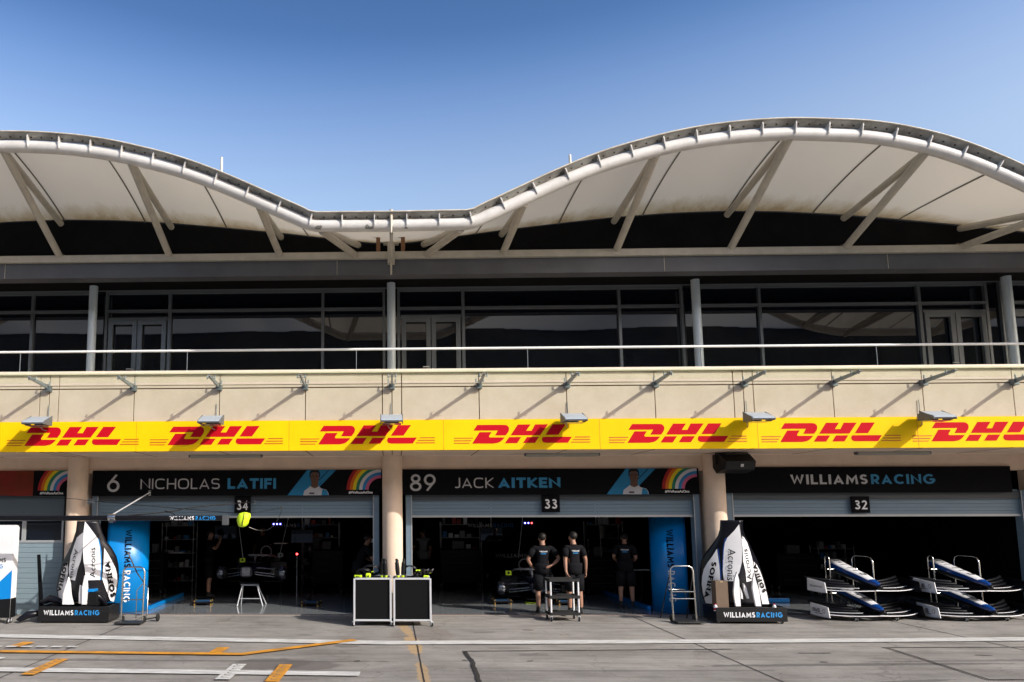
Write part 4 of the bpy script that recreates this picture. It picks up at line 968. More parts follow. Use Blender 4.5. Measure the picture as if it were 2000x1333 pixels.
# ------------------------------------------------------------------ PLATFORM TRUCKS
def hand_truck(label, px0, px1, pyt, Yb, Yt, plate, extra):
    t = thing('hand_truck', label, 'trolley', (atx((px0+px1)/2, 1200, Yb), Yb, 0), 0, None)
    xa, xb = atx(px0, 1180, Yb), atx(px1, 1180, Yb); zt_ = atz((px0+px1)/2, pyt, Yt)
    j = MB(); r = .09
    L0 = Vector((xa, Yb, .06)); pts = [L0, Vector((xa, Yt, zt_-r)), Vector((xa+r*.3, Yt, zt_-r*.3)), Vector((xa+r, Yt, zt_)), Vector((xb-r, Yt, zt_)), Vector((xb-r*.3, Yt, zt_-r*.3)), Vector((xb, Yt, zt_-r)), Vector((xb, Yb, .06))]
    j.tube(pts, .0165, 10); j.build('frame', CHROME, t)
    j = MB(); j.tube([(xa, (Yb*.6+Yt*.4), zt_*.42), (xb, (Yb*.6+Yt*.4), zt_*.42)], .012, 8); j.build('cross_bar', CHROME, t)
    j = MB(); j.rbox(xa-.03, xb+.06, Yb-.28, Yb+.06, .025, .055, .008); j.build('plate', M('plate_black', (.02, .02, .02), .6, var=.4, scale=8), t)
    for sx, x in ((0, xa), (1, xb)):
        k = MB(); k.lathe([(0, -.02), (.06, -.02), (.07, -.01), (.07, .01), (.06, .02), (0, .02)], (x+(.05 if sx else -.05)*0, Yb+.10, .07), 18, 0, 'x'); k.build('wheel', RUB, t)
    return t, xa, xb, zt_
t, xa, xb, z_ = hand_truck('chrome framed folding step with black plate, standing against the blue panel', 1314, 1359, 1106, -.78, -.72, 1, 0)
j = MB(); j.tube([(xa+.02, -.55, .62), (xb-.12, -.55, .62), (xb-.02, -.4, .40)], .011, 8); j.tube([(xa, -.75, .60), (xb, -.75, .60)], .010, 8, 0); j.rbox(xa+.02, xb-.02, -.75, -.52, .58, .60, .005, 1); j.build('upper_step', [CHROME, RUB], t)
j = MB(); j.tube([(xa, -.70, .95), (xa-.10, -.35, .03)], .012, 8); j.build('rear_leg', RUB, t); j = MB(); j.tube([(xb, -.70, .95), (xb-.02, -.35, .03)], .012, 8); j.build('rear_leg', RUB, t)
t, xa, xb, z_ = hand_truck('chrome framed hand truck parked beside the left bodywork cart', 237, 279, 1108, -1.0, -.95, 1, 0)
j = MB(); j.tube([at3 for at3 in [(atx(250, 1085, -.8), -.8, atz(250, 1080, -.8)), (atx(268, 1120, -.85), -.85, atz(268, 1120, -.85)), (xb-.01, -.95, .80), (xb, -.97, .40)]], .014, 8); j.build('lever', M('dull_tube', (.12, .11, .10), .35, metal=.8), t)
j = MB(); j.tube([(xb-.2, -.8, .08), (xb-.2, -.8, .62), (xb-.06, -.82, .78), (xb+.05, -.85, .68), (xb+.05, -.88, .08)], .010, 8); j.build('inner_frame', CHROME, t)
j = MB(); j.lathe([(0, -.02), (.07, -.02), (.08, -.01), (.08, .01), (.07, .02), (0, .02)], (xb+.22, -.72, .08), 18, 0, 'x'); j.tube([(xb+.2, -.74, .08), (xb, -.85, .06)], .015, 8); j.build('wheel', RUB, t)
# ------------------------------------------------------------------ TALL WHITE TROLLEY AT THE LEFT EDGE
xr = atx(22, 1150, -1.1); t = thing('equipment_locker', 'tall white, blue and black locker on castors at the left edge', 'locker', (xr-.5, -.8, 0))
zt_ = atz(27, 1026, -1.1); W_ = 1.1
def slab(u, v, d): return (xr-W_+u, -1.1+d, v)
c = [(0, .12), (W_, .12)]+[(W_, zt_-.06), (W_-.02, zt_-.015), (W_-.06, zt_), (0, zt_)]
j = MB(); j.prism(c, slab, 0, .20); body = j.build('cabinet', WPNL, t)
j = MB(); j.flat([(0, .12), (W_, .12), (W_, .50), (0, .40)], lambda u, v: slab(u, v, -.003)); j.flat([(0, .12), (.20, .12), (.20, .5), (0, .5)], lambda u, v: (xr+.0025, -1.1+u, v)); j.build('base_panel', BLACK, t)
j = MB(); j.flat([(W_, .50), (W_, 1.06), (W_-.64, .447)], lambda u, v: slab(u, v, -.004)); j.build('blue_panel', BLU, t)
j = MB(); za_ = atz(10, 1098.5, -1.1); stext(j, 'WILLIAMS', .085, .17, lambda u, v, d: (atx(12, 1092, -1.1)-swidth('WILLIAMS', .085, .17)+u, -1.105-d, za_+v)); w6 = swidth('RACING', .085, .17); stext(j, 'RACING', .085, .17, lambda u, v, d: (atx(7, 1092, -1.1)-w6+u, -1.105-d, za_-.125+v), 1); j.build('lettering', [BLKV, BLT], t)
for x in (-.06, -W_+.06):
    for y in (-1.05, -.95): castor(xr+x-t.location.x, y+.8, .05, t)
# ------------------------------------------------------------------ GANTRY BOOM ACROSS THE LEFT GARAGE
YB = -1.95
bx0, bz0 = at(-300, 1012.5, YB); bx1, bz1 = at(438, 1012.5, YB)
t = thing('gantry_boom', 'long black boom with team lettering hanging across the left garage front', 'boom', (bx1, YB, bz1))
j = MB(); j.tube([(bx0, YB, bz0), (bx1, YB, bz1)], .05, 16); j.build('boom_tube', CARB, t)
j = MB(); xa, xb = atx(331, 1012, YB-.05), atx(421, 1012, YB-.05); zz_ = atz(376, 1016.3, YB-.05)
team(j, lambda u, v, d: (xa+u, YB-.001-math.sqrt(max(0, .058**2-(v-.036)**2)), zz_+v), xb-xa, .075, .21, 0, 1); j.build('lettering', [WT, BLT], t)
hx, hz = at(219, 1011, YB-.06); j = MB(); j.lathe([(.062, -.09), (.068, -.06), (.068, .02), (.06, .05)], (hx, YB, bz0+.0), 16, 0, 'x'); j.box(hx-.05, hx+.03, YB-.09, YB+.09, bz0-.10, bz0-.04); j.build('clamp', CHROME, t)
ex, ez = at(293, 962, -.14); j = MB(); j.tube([(hx, YB-.02, bz0+.06), (ex, -.14, ez)], .014, 8); st_ = j.build('stay_rod', ALU, t); j = MB(); j.rbox(ex-.03, ex+.03, -.16, -.055, ez-.07, ez+.04, .01); j.build('stay_bracket', CHROME, st_)
j = MB(); j.rbox(bx1-.03, bx1+.08, YB-.06, YB+.06, bz1-.13, bz1+.06, .01); j.build('end_box', M('end_box', (.07, .075, .08), .5), t)
bxx = atx(476, 1016, YB)
t2 = thing('marker_bag', 'bright yellow bag tied over the end of the black boom', 'bag', (bxx, YB, bz1))
j = MB(); pr = [(.03, .12), (.105, .10), (.125, .04), (.12, -.03), (.10, -.09), (.075, -.135), (.04, -.155), (0, -.16)]
j.lathe(pr, (bxx, YB, bz1-.01), 20); j.v = [(x+.02*math.sin(9*z)+.008*math.sin(40*(y+z)), YB+(y-YB)*.8, z) for x, y, z in j.v]; j.build('bag_body', HIV, t2)
j = MB(); j.tube([(bxx+.025, YB-.085, bz1+.10), (bxx+.015, YB-.10, bz1-.0), (bxx-.005, YB-.09, bz1-.09), (bxx-.02, YB-.05, bz1-.15)], .008, 6); j.build('strap', RUB, t2)
def cable(name, label, P, r=.007, m=None, end=None, grp='cables around the boom'):
    t = thing(name, label, 'cable', P[0], 0, grp); j = MB(); q = []
    P = [Vector(p) for p in P]
    for i in range(len(P)-1):
        a, b, c, d = P[max(0, i-1)], P[i], P[i+1], P[min(len(P)-1, i+2)]
        for k in range(8):
            u = k/8; q.append(.5*((2*b)+(c-a)*u+(2*a-5*b+4*c-d)*u*u+(3*b-a-3*c+d)*u**3))
    q.append(P[-1]); j.tube(q, r, 6); j.build('cable_line', m or RUB, t)
    if end: k = MB(); k.rbox(P[-1].x-.02, P[-1].x+.03, P[-1].y-.02, P[-1].y+.02, P[-1].z-.03, P[-1].z+.02, .006); k.build('end_fitting', CHROME, t)
def A3(px, py, Y): x, z = at(px, py, Y); return (x, Y, z)
cable('support_wire', 'thin black wire from the left column to the yellow bag', [A3(-60, 966, -.5), A3(130, 974, -.5), A3(172, 978, -.6), A3(330, 992, -1.3), A3(465, 1003, YB)])
cable('camera_cable', 'thick black cable rising from the boom to a clip above the plate 34', [A3(250, 1008, YB+.04), A3(268, 1006, YB+.03), A3(300, 1003, -1.8), A3(345, 998, -1.5), A3(360, 994, -1.3), A3(420, 987, -.8), A3(497, 981, -.1)], .014, None, True)
cable('camera_cable', 'short black cable hanging between the boom and the thick cable', [A3(322, 998, -1.6), A3(332, 1001, -1.8), A3(342, 1006, YB+.03)], .009)
cable('air_line', 'pale curved line from the yellow bag up to a hook beside the plate 34', [A3(486, 1030, YB), A3(505, 1036, -1.8), A3(525, 1034, -1.4), A3(540, 1020, -.9), A3(549, 1000, -.3), A3(549, 991, -.02)], .006, CHROME, True)
cable('air_line', 'thin dark line from the yellow bag to the hook beside plate 34', [A3(486, 1003, YB), A3(520, 998, -1), A3(549, 992, -.03)], .005)
t = thing('wire_bracket', 'small dark bracket fixed to the left column holding the wire', 'bracket', A3(178, 980, -.3)); x, y, z = A3(178, 980, -.3)
j = MB(); j.rbox(x-.04, x+.08, y-.03, y+.03, z-.03, z+.03, .01); j.build('arm', GALV, t); j = MB(); j.box(x-.06, x-.04, y-.05, y+.1, z-.07, z+.07); j.build('base_plate', GALV, t)
# ------------------------------------------------------------------ BLUE GARAGE PANELS
def curved_panel(label, xa, xb, ya, yb, flip, px_t, ztop):
    t = thing('curved_panel', label, 'panel', ((xa+xb)/2, ya, 0), 0, 'blue curved panels inside the doors')
    n = 16; P = []
    for i in range(n+1):
        a = math.pi/2*i/n
        if flip: P.append((xb-(xb-xa)*math.sin(a), ya+(yb-ya)*(1-math.cos(a))))
        else: P.append((xa+(xb-xa)*math.sin(a), ya+(yb-ya)*(1-math.cos(a))))
    j = MB(); j.add([(x, y, .012) for x, y in P]+[(x, y, ztop) for x, y in P], [(i, i+1, i+n+2, i+n+1) for i in range(n)], 0, True)
    o = j.build('panel_skin', BLU, t); md = o.modifiers.new('thick', 'SOLIDIFY'); md.thickness = .03; md.offset = 0
    # vertical lettering reading downwards
    k = MB(); Ht = .125; s = .19
    W1 = swidth('WILLIAMS', Ht, s); W2 = swidth('RACING', Ht, s)
    def F(u, v, d):
        x = px_t+v
        aa = (xb-x)/(xb-xa) if flip else (x-xa)/(xb-xa); aa = min(1, max(0, aa)); y = ya+(yb-ya)*(1-math.sqrt(1-aa*aa))
        return (x, y-.034-d, ztop-.28-u)
    kk = (ztop-.28-.24)/(W1+W2+.06)
    stext(k, 'WILLIAMS', Ht, s, lambda u, v, d: F(u*kk, v, d), 0); stext(k, 'RACING', Ht, s, lambda u, v, d: F((u+W1+.06)*kk, v, d), 1); k.build('lettering', [BLKV, WT], t)
    return t
tl = curved_panel('blue curved wall panel with vertical lettering behind the left engine cover', -6.28, -5.53, .42, .95, False, -5.90, 2.10)
tr = curved_panel('blue curved wall panel with vertical lettering behind the folding step', 5.82, 6.40, .42, .95, True, 6.02, 2.08)
for P, lb in (((-5.52, .95, -5.45, 3.6), 'low blue skirting running back from the left blue panel'), ((5.70, .95, 5.78, 5.0), 'low blue skirting running back from the right blue panel'), ((7.7, 2.4, 9.6, 2.46), 'low blue skirting behind the right engine cover cart')):
    t = thing('skirting', lb, 'skirting', (P[0], P[1], 0), 0, 'blue floor skirtings'); j = MB(); j.rbox(P[0], P[2], P[1], P[3], .008, .10, .008); j.build('board', BLU, t); k = MB(); k.box(P[0]+.005, P[2]-.005, P[1]+.005, P[3]-.005, .1005, .106); k.build('top_strip', BLUD, t)
# ------------------------------------------------------------------ FRONT WINGS ON THEIR STANDS
def make_nose():
    t = thing('front_wing', '', 'front wing', (0, 0, 0), 0, 'noses with front wings on the wheeled stands')
    # nose cone: lofted rounded sections from the tip (front, -y) to the bulkhead
    secs = [(-.22, .02, .10, .045), (-.16, .05, .115, .06), (-.02, .085, .15, .075), (.2, .115, .215, .09), (.5, .13, .285, .10), (.8, .145, .365, .115), (1.05, .16, .43, .125)]
    n = 20; vs = []
    for y, hw, zc_, hh in secs:
        for k in range(n):
            a = 2*math.pi*k/n; c_, s_ = math.cos(a), math.sin(a); e = .62
            vs.append((1.12*hw*math.copysign(abs(c_)**e, c_), y, zc_+hh*math.copysign(abs(s_)**e, s_)))
    j = MB()
    for i in range(len(secs)-1):
        for k in range(n):
            a = (k+.5)/n*360; top = 34 < a < 146
            m = 1 if 8 < a < 172 else 0
            if top and i > 1: m = 2
            j.f.append((i*n+k, i*n+(k+1) % n, (i+1)*n+(k+1) % n, (i+1)*n+k)); j.m.append(m); j.sm.append(True)
    j.v = vs; j.f += [tuple(range(n)), tuple(range((len(secs)-1)*n, len(secs)*n))]; j.m += [0, 0]; j.sm += [False, False]
    ns = j.build('nose_cone', [CARB, BLUD, WPNL], t, True)
    # printed bars and a panel on the white top, illegible in the photo
    def top(u, y):
        for (a, b) in zip(secs, secs[1:]):
            if y <= b[0]:
                f = (y-a[0])/(b[0]-a[0]); return (u, y, a[2]+(b[2]-a[2])*f+(a[3]+(b[3]-a[3])*f)*.985+.006)
    k = MB()
    for y, w1, h in ((.95, .06, .035), (.85, .035, .03), (.74, .07, .018), (.55, .075, .02), (.40, .055, .025)): k.add([top(-w1, y), top(w1, y), top(w1, y+h), top(-w1, y+h)], [(0, 1, 2, 3)])
    for (u, y, w1, h) in ((0, .17, .05, .02), (0, .24, .05, .02), (-.045, .17, .01, .09), (.045, .17, .01, .09)): k.add([top(u-w1, y), top(u+w1, y), top(u+w1, y+h), top(u-w1, y+h)], [(0, 1, 2, 3)])
    k.build('print', BLKV, ns, True)
    j = MB(); j.lathe([(0, -.03), (.03, -.02), (.045, .02), (.045, .05)], (0, -.22, .09), 14, 0, 'y'); j.build('nose_tip', CARB, ns, True)
    for s in (-1, 1):
        j = MB(); j.prism([(-.10, .10), (.25, .14), (.28, .02), (-.06, .0)], lambda u, v, d: (s*.10+d, u, v), -.008, .008); j.build('pylon', CARB, t, True)
    # aerofoil elements
    S_ = [-1+.05*i for i in range(41)]
    def yle(x): return -.16+.30*abs(x)**2.2
    def zz(x): return .03*(1-abs(x))+.035*abs(x)**3 - .02
    for q, (dy, dz, ch, up, cut) in enumerate(((0, 0, .20, .012, 0), (.18, .035, .10, .03, .22), (.27, .075, .10, .045, .25), (.35, .125, .09, .055, .27), (.42, .185, .07, .05, .3))):
        for sd in ((-1, 1) if cut else (0,)):
            j = MB(); vs = []; X = [x for x in S_ if (not sd) or x*sd >= cut]
            for x in X:
                y = yle(x)+dy; z = zz(x)+dz*(.55+.45*abs(x))
                vs += [(x, y, z), (x, y+ch*.4, z+up*.55+.012), (x, y+ch, z+up), (x, y+ch*.4, z+up*.45-.004)]
            j.add(vs, [(i*4+k, i*4+(k+1) % 4, (i+1)*4+(k+1) % 4, (i+1)*4+k) for i in range(len(X)-1) for k in range(4)], 0, True)
            j.build('wing_element', CARB, t, True)
    for q, (dy, dz, a0) in enumerate(((-.006, .0, 0), (.165, .04, .25))):
        for sd in ((0,) if not q else (-1, 1)):
            X = [x for x in S_ if not sd or x*sd >= a0]
            j = MB(); j.tube([(x, yle(x)+dy, zz(x)+dz) for x in X], 0.009 if not q else .006, 6); j.build('white_edge', WPNL, t, True)
    for s in (-1, 1):
        j = MB(); j.prism([(-.06, -.035), (-.02, .165), (.16, .185), (.50, .215), (.52, -.03), (.2, -.045)], lambda u, v, d: (s*1.0+d, u, v), -.007, .007)
        ep = j.build('endplate', WPNL if s < 0 else CARB, t, True)
        j = MB(); j.flat([(-.05, -.035), (.52, -.03), (.52, -.04), (-.05, -.05)], lambda u, v: (s*1.0+(v+.04)*4-.02, u, -.04)); j.build('footplate', CARB, ep, True)
    return t
def nose_print(t, word):
    ep = [c for c in t.children if c.name.startswith('endplate')][0]
    k = MB(); F = lambda u, v, d: (-1.0095-d*.3, .47-u, .045+v+.03*0)
    if word == 'ISRAEL':
        stext(k, 'ISRAEL', .075, .24, lambda u, v, d: F(.03+u*.85, v, d), 0, 2., .85, .12)
        for a in range(9):
            g = a/9*2*math.pi; k.flat([(.375+.035*math.cos(g)-.010, .037+.035*math.sin(g)-.010), (.375+.035*math.cos(g)+.010, .037+.035*math.sin(g)-.010), (.375+.035*math.cos(g), .037+.035*math.sin(g)+.012)], lambda u, v: F(u, v, .004))
        k.flat([(.10, -.03), (.33, -.03), (.33, -.018), (.10, -.018)], lambda u, v: F(u, v, .003))
    else: team(k, lambda u, v, d: F(u+.04, v+.01, d), .38, .035, .2, 0, 0)
    k.build('lettering', M('print_dark', (.03, .03, .04), .6), ep, True)
def wing_stand(label, x, y, rz):
    t = thing('wing_stand', label, 'stand', (x, y, 0), rz, 'wheeled stands holding two noses each')
    zt_ = atz(1667, 1088, .2)+.02
    def hoop(xc, y0, y1, zt, r=.06):
        j = MB(); j.tube([(xc, y0, .09), (xc, y0, zt-r), (xc, y0+(.3*r if y1 > y0 else -.3*r), zt-.3*r), (xc, y0+(r if y1 > y0 else -r), zt), (xc, y1-(r if y1 > y0 else -r), zt), (xc, y1-(.3*r if y1 > y0 else -.3*r), zt-.3*r), (xc, y1, zt-r), (xc, y1, .09)], .012, 10)
        j.build('hoop', CHROME, t, True)
    hoop(-.34, .72, .86, zt_); hoop(.33, .35, .95, zt_+.0, .12)
    for z in (.62, .12): 
        j = MB(); j.tube([(-.34, .80, z+.34), (.33, .80, z+.34)], .011, 8); j.build('cradle_bar', CHROME, t, True)
    j = MB(); j.rbox(-.45, .45, -.1, -.03, .07, .11, .008); j.rbox(-.45, .45, .90, .97, .07, .11, .008); j.rbox(-.42, -.36, -.03, .90, .07, .11, .008); j.rbox(.36, .42, -.03, .90, .07, .11, .008); j.build('base_frame', BLACK, t, True)
    for sx in (-.42, .42):
        for yy in (-.06, .93): castor(sx, yy, .032, t)
zu = atz(1700, 1155, -.62); zd = atz(1700, 1204, -.62)
pt = make_nose()

for si, (x, lb, wl) in enumerate(((9.70, 'chrome hooped wheeled stand, left of the two with stacked noses', ('ISRAEL', 'x')), (11.86, 'chrome hooped wheeled stand, right of the two, at the right frame edge', ('ISRAEL', 'ISRAEL')))):
    wing_stand(lb, x, -.5, R(5))
    for lv, z in enumerate((zd, zu)):
        o = pt if (si == 0 and lv == 0) else copy_tree(pt)
        o.location = (x+.03*(1-lv), -.5, z); o.rotation_euler = (0, 0, R(5))
        o['label'] = [['lower white and blue nose with front wing on the left stand', 'upper white and blue nose with front wing on the left stand'], ['lower white and blue nose with front wing on the right stand', 'upper white and blue nose with front wing on the right stand']][si][lv]
for o in [o for o in COL.objects if o.name.startswith('front_wing')]:
    nose_print(o, 'TEAM' if o['label'].startswith('upper') and 'left' in o['label'] else 'ISRAEL')
# ------------------------------------------------------------------ UTILITY CART
tu = thing('utility_cart', 'three tier black utility cart with white legs in front of the two standing people', 'trolley', (3.49, -.48, 0), R(3))
zt_ = .835; hw = .31; hd = .20
for z, lb in ((zt_, 0), (.50, 1), (.17, 2)):
    j = MB(); j.rbox(-hw, hw, -hd, hd, z-.05, z-.015, .012); j.rbox(-hw, hw, -hd, -hd+.02, z-.016, z+.01, .005); j.rbox(-hw, hw, hd-.02, hd, z-.016, z+.01, .005); j.rbox(-hw, -hw+.02, -hd+.021, hd-.021, z-.016, z+.008, .005); j.rbox(hw-.02, hw, -hd+.021, hd-.021, z-.016, z+.008, .005); j.build('shelf', RUB, tu, True)
for sx in (-1, 1):
    for sy in (-1, 1):
        j = MB()
        for a, b in ((.12, .45), (.515, .785)): j.tube([(sx*(hw-.03), sy*(hd-.03), a), (sx*(hw-.03), sy*(hd-.03), b)], .019, 10)
        j.build('leg', M('leg_white', (.72, .72, .72), .35), tu, True); castor(sx*(hw-.03), sy*(hd-.03), .045, tu)
# ------------------------------------------------------------------ PEOPLE
from mathutils.bvhtree import BVHTree
SHOE = M('shoe_black', (.01, .01, .01), .7)
def person(label, loc, rz, J=None, h=1.76, shirt=CLOTH, logo=True, mask=False, hold=None, grip=(0, 0)):
    k = h/1.76
    P = dict(pel=(0, 0, .96), bel=(0, .0, 1.10), che=(0, 0, 1.30), nb=(0, -.01, 1.47), nk=(0, .0, 1.515), jaw=(0, .02, 1.572), hd=(0, .01, 1.642), cr=(0, 0, 1.718),
             nose=(0, .11, 1.615), earL=(-.088, .0, 1.62), earR=(.088, 0, 1.62),
             shL=(-.175, 0, 1.435), shR=(.175, 0, 1.435), elL=(-.235, -.02, 1.16), elR=(.235, -.02, 1.16), wrL=(-.25, .05, .93), wrR=(.25, .05, .93), haL=(-.25, .075, .85), haR=(.25, .075, .85),
             hipL=(-.095, 0, .90), hipR=(.095, 0, .90), knL=(-.12, .02, .50), knR=(.12, .02, .50), anL=(-.13, -.01, .09), anR=(.13, -.01, .09), toL=(-.15, .15, .035), toR=(.15, .15, .035), heL=(-.13, -.05, .04), heR=(.13, -.05, .04))
    P.update(J or {})
    rad = dict(pel=(.155, .115), bel=(.15, .11), che=(.175, .12), nb=(.085, .075), nk=(.062, .062), jaw=(.062, .07), hd=(.084, .096), cr=(.055, .07), nose=(.014, .014), earL=(.018, .022), earR=(.018, .022),
               shL=(.072, .072), shR=(.072, .072), elL=(.043, .043), elR=(.043, .043), wrL=(.027, .03), wrR=(.027, .03), haL=(.032, .02), haR=(.032, .02), hipL=(.105, .105), hipR=(.105, .105), knL=(.066, .066), knR=(.066, .066), anL=(.038, .04), anR=(.038, .04), toL=(.034, .026), toR=(.034, .026), heL=(.036, .03), heR=(.036, .03))
    E = [('pel', 'bel'), ('bel', 'che'), ('che', 'nb'), ('nb', 'nk'), ('nk', 'jaw'), ('jaw', 'hd'), ('hd', 'cr'), ('hd', 'nose'), ('hd', 'earL'), ('hd', 'earR')]
    for s in 'LR': E += [('che', 'sh'+s), ('sh'+s, 'el'+s), ('el'+s, 'wr'+s), ('wr'+s, 'ha'+s), ('pel', 'hip'+s), ('hip'+s, 'kn'+s), ('kn'+s, 'an'+s), ('an'+s, 'to'+s), ('an'+s, 'he'+s)]
    names = list(P); V3 = {n: Vector(P[n])*k for n in names}
    co = [V3[n] for n in names]; rr = [rad[n] for n in names]; ed = [(names.index(a), names.index(b)) for a, b in E]
    # mid points for muscles and the short sleeve
    def mid(a, b, f, r, off=(0, 0, 0)):
        i = ed.index((names.index(a), names.index(b))); ed.pop(i); co.append(V3[a].lerp(V3[b], f)+Vector(off)); rr.append((r, r)); m = len(co)-1; ed.append((names.index(a), m)); ed.append((m, names.index(b))); return m
    for s in 'LR':
        mid('kn'+s, 'an'+s, .3, .056, (0, -.015, 0)); mid('hip'+s, 'kn'+s, .5, .085); mid('el'+s, 'wr'+s, .3, .042); mid('sh'+s, 'el'+s, .5, .056)
    # fingers
    for s, sg in (('L', -1), ('R', 1)):
        ha, wr = V3['ha'+s], V3['wr'+s]; d = (ha-wr).normalized(); side = d.cross(Vector((sg, 0, 0))); side = Vector((0, 1, 0)) if side.length < .2 else side.normalized()*(1 if side.y > 0 else -1); inn = Vector((-sg, 0, 0))
        hi = names.index('ha'+s)
        for f in range(4):
            o = side*(f-1.5)*.021; ln = (.036, .044, .041, .032)[3-f]
            a = len(co); co.append(ha+d*.03+o); rr.append((.0095, .0095)); co.append(ha+d*(.03+ln)+o+inn*.012); rr.append((.0085, .0085)); co.append(ha+d*(.03+ln*1.5)+o+inn*.035); rr.append((.007, .007))
            ed += [(hi, a), (a, a+1), (a+1, a+2)]
        a = len(co); co.append(wr.lerp(ha, .55)+side*.038); rr.append((.012, .012)); co.append(wr.lerp(ha, 1.0)+side*.055+inn*.02); rr.append((.009, .009)); ed += [(hi, a), (a, a+1)]
    me = bpy.data.meshes.new('body_src'); me.from_pydata([tuple(c) for c in co], ed, []); me.update()
    o = bpy.data.objects.new('body_src', me); COL.objects.link(o)
    m = o.modifiers.new('s', 'SKIN'); m.use_smooth_shade = True; m.branch_smoothing = .6
    for i, v in enumerate(me.skin_vertices[0].data): v.radius = (rr[i][0]*k, rr[i][1]*k)
    me.skin_vertices[0].data[0].use_root = True
    m2 = o.modifiers.new('u', 'SUBSURF'); m2.levels = 2; m2.render_levels = 2
    dg = bpy.context.evaluated_depsgraph_get(); bm_ = bpy.data.meshes.new_from_object(o.evaluated_get(dg)); bpy.data.objects.remove(o)
    bm_.name = 'body'
    bm_.materials.clear()
    for q in (SKIN, shirt, CLOTH, SHOE): bm_.materials.append(q)
    segs = [(V3[a], V3[b], a, b) for a, b in E]
    for p in bm_.polygons:
        c = p.center; best = None
        for a, b, na, nb_ in segs:
            ab = b-a; f = max(0, min(1, (c-a).dot(ab)/max(1e-9, ab.length_squared))); dd = (c-(a+ab*f)).length
            if best is None or dd < best[0]: best = (dd, na, nb_, f)
        _, na, nb_, f = best
        if na in ('nk', 'jaw', 'hd'): i = 0
        elif na == 'nb': i = 0 if f > .25 else 1
        elif na.startswith('sh'): i = 1 if f < .72 else 0
        elif na[:2] in ('el', 'wr'): i = 0
        elif na in ('pel', 'bel', 'che') and not nb_.startswith('hip'): i = 1 if (c.z > V3['pel'].z+.02 or na != 'pel') else 2
        elif nb_.startswith('hip'): i = 2
        elif na.startswith('hip'): i = 2 if f < .96 else 0
        elif na.startswith('kn'): i = 0 if f < .80 else 3
        else: i = 3
        p.material_index = i; p.use_smooth = True
    t = thing('person', label, 'person', loc, rz)
    bo = bpy.data.objects.new('body', bm_); COL.objects.link(bo); bo.parent = t; OFF[bo.name] = Vector((0, 0, 0))
    # loose hems: sleeve cuffs, shorts legs and shirt hem as tapering cloth rings
    def ring(a, b, f0, f1, r0, r1, nm):
        A, B = V3[a].lerp(V3[b], f0), V3[a].lerp(V3[b], f1); j = MB(); j.tube([A, A.lerp(B, .5), B], [r0*k, (r0+r1)/2*k, r1*k], 18, 0, False); ob = j.build(nm, CLOTH, t, True); md = ob.modifiers.new('t', 'SOLIDIFY'); md.thickness = .006
    for s in 'LR':
        ring('sh'+s, 'el'+s, .15, .74, .068, .066, 'sleeve'); ring('hip'+s, 'kn'+s, .10, .93, .118, .098, 'shorts_leg')
    j = MB(); A, B = V3['che'], V3['pel']; up = (A-B); j.lathe([(.165, .0), (.172, .1), (.180, .18), (.178, .24)], (0, 0, 0), 28)
    nv = []
    for x, y, z in j.v:
        f = z/.24; base = B.lerp(V3['bel'], f) if f < 1 else V3['bel']; nv.append((base.x+x*1.0*k, base.y+y*.80*k, B.z-.10+z*k))
    j.v = nv; j.f = [f for f in j.f if len(f) == 4]; j.m = [0]*len(j.f); j.sm = [True]*len(j.f); ob = j.build('shirt_hem', shirt, t, True); md = ob.modifiers.new('t', 'SOLIDIFY'); md.thickness = .006
    # hair
    c = (V3['hd']+V3['cr'])/2; j = bmesh.new(); bmesh.ops.create_icosphere(j, subdivisions=4, radius=1)
    hd = V3['hd']
    for v in j.verts:
        d = v.co.copy(); v.co = Vector((d.x*.086*k, d.y*.102*k, d.z*.090*k)) + Vector((0, -.012, .0))*k
        v.co *= 1+.03*math.sin(d.x*23+d.z*17)*math.sin(d.y*19)
    dl = [v for v in j.verts if (v.co.y > .0 and v.co.z < .035+(-.1*0)) or v.co.z < -.075 or (v.co.y > .055 and v.co.z < .055)]
    bmesh.ops.delete(j, geom=dl, context='VERTS')
    for v in j.verts: v.co += hd+Vector((0, 0, .022*k))
    hm = bpy.data.meshes.new('hair'); j.to_mesh(hm); j.free(); hm.materials.append(HAIR)
    for p in hm.polygons: p.use_smooth = True
    ho = bpy.data.objects.new('hair', hm); COL.objects.link(ho); ho.parent = t
    md = ho.modifiers.new('t', 'SOLIDIFY'); md.thickness = .005
    for sx in (-.032, .032):
        e = MB(); e.lathe([(0, -.008), (.009, -.004), (.011, 0), (.009, .004), (0, .008)], tuple(hd+Vector((sx, .084, -.002))*k), 10, 0, 'y'); e.build('eye', HAIR, t, True)
    if mask:
        mk = MB(); mk.rbox(hd.x-.055, hd.x+.055, hd.y+.05, hd.y+.115, hd.z-.10, hd.z-.01, .02); mk.build('face_mask', M('mask_blue', (.35, .5, .6), .8), t, True)
    if logo:
        bv = BVHTree.FromPolygons([v.co for v in bm_.vertices], [tuple(p.vertices) for p in bm_.polygons])
        lm = MB(); 
        def F(u, v, d):
            h_ = bv.ray_cast(Vector((u, -1, v)), Vector((0, 1, 0)))
            y = h_[0].y if h_[0] else -.12
            return (u, y-.006-d, v)
        z1 = 1.335*k
        w1 = swidth('WILLIAMS', .030, .26); stext(lm, 'WILLIAMS', .030, .26, lambda u, v, d: F(-.085+u*.17/w1, z1+v, d))
        w2 = swidth('RACING', .030, .26); stext(lm, 'RACING', .030, .26, lambda u, v, d: F(-.055+u*.11/w2, z1-.045+v, d), 1)
        lm.build('shirt_print', [WT, BLT], t, True)
    if hold: hold(t, V3)
    return t
xA = atx(1066, 1120, -.02); xB = atx(1121, 1120, .08)
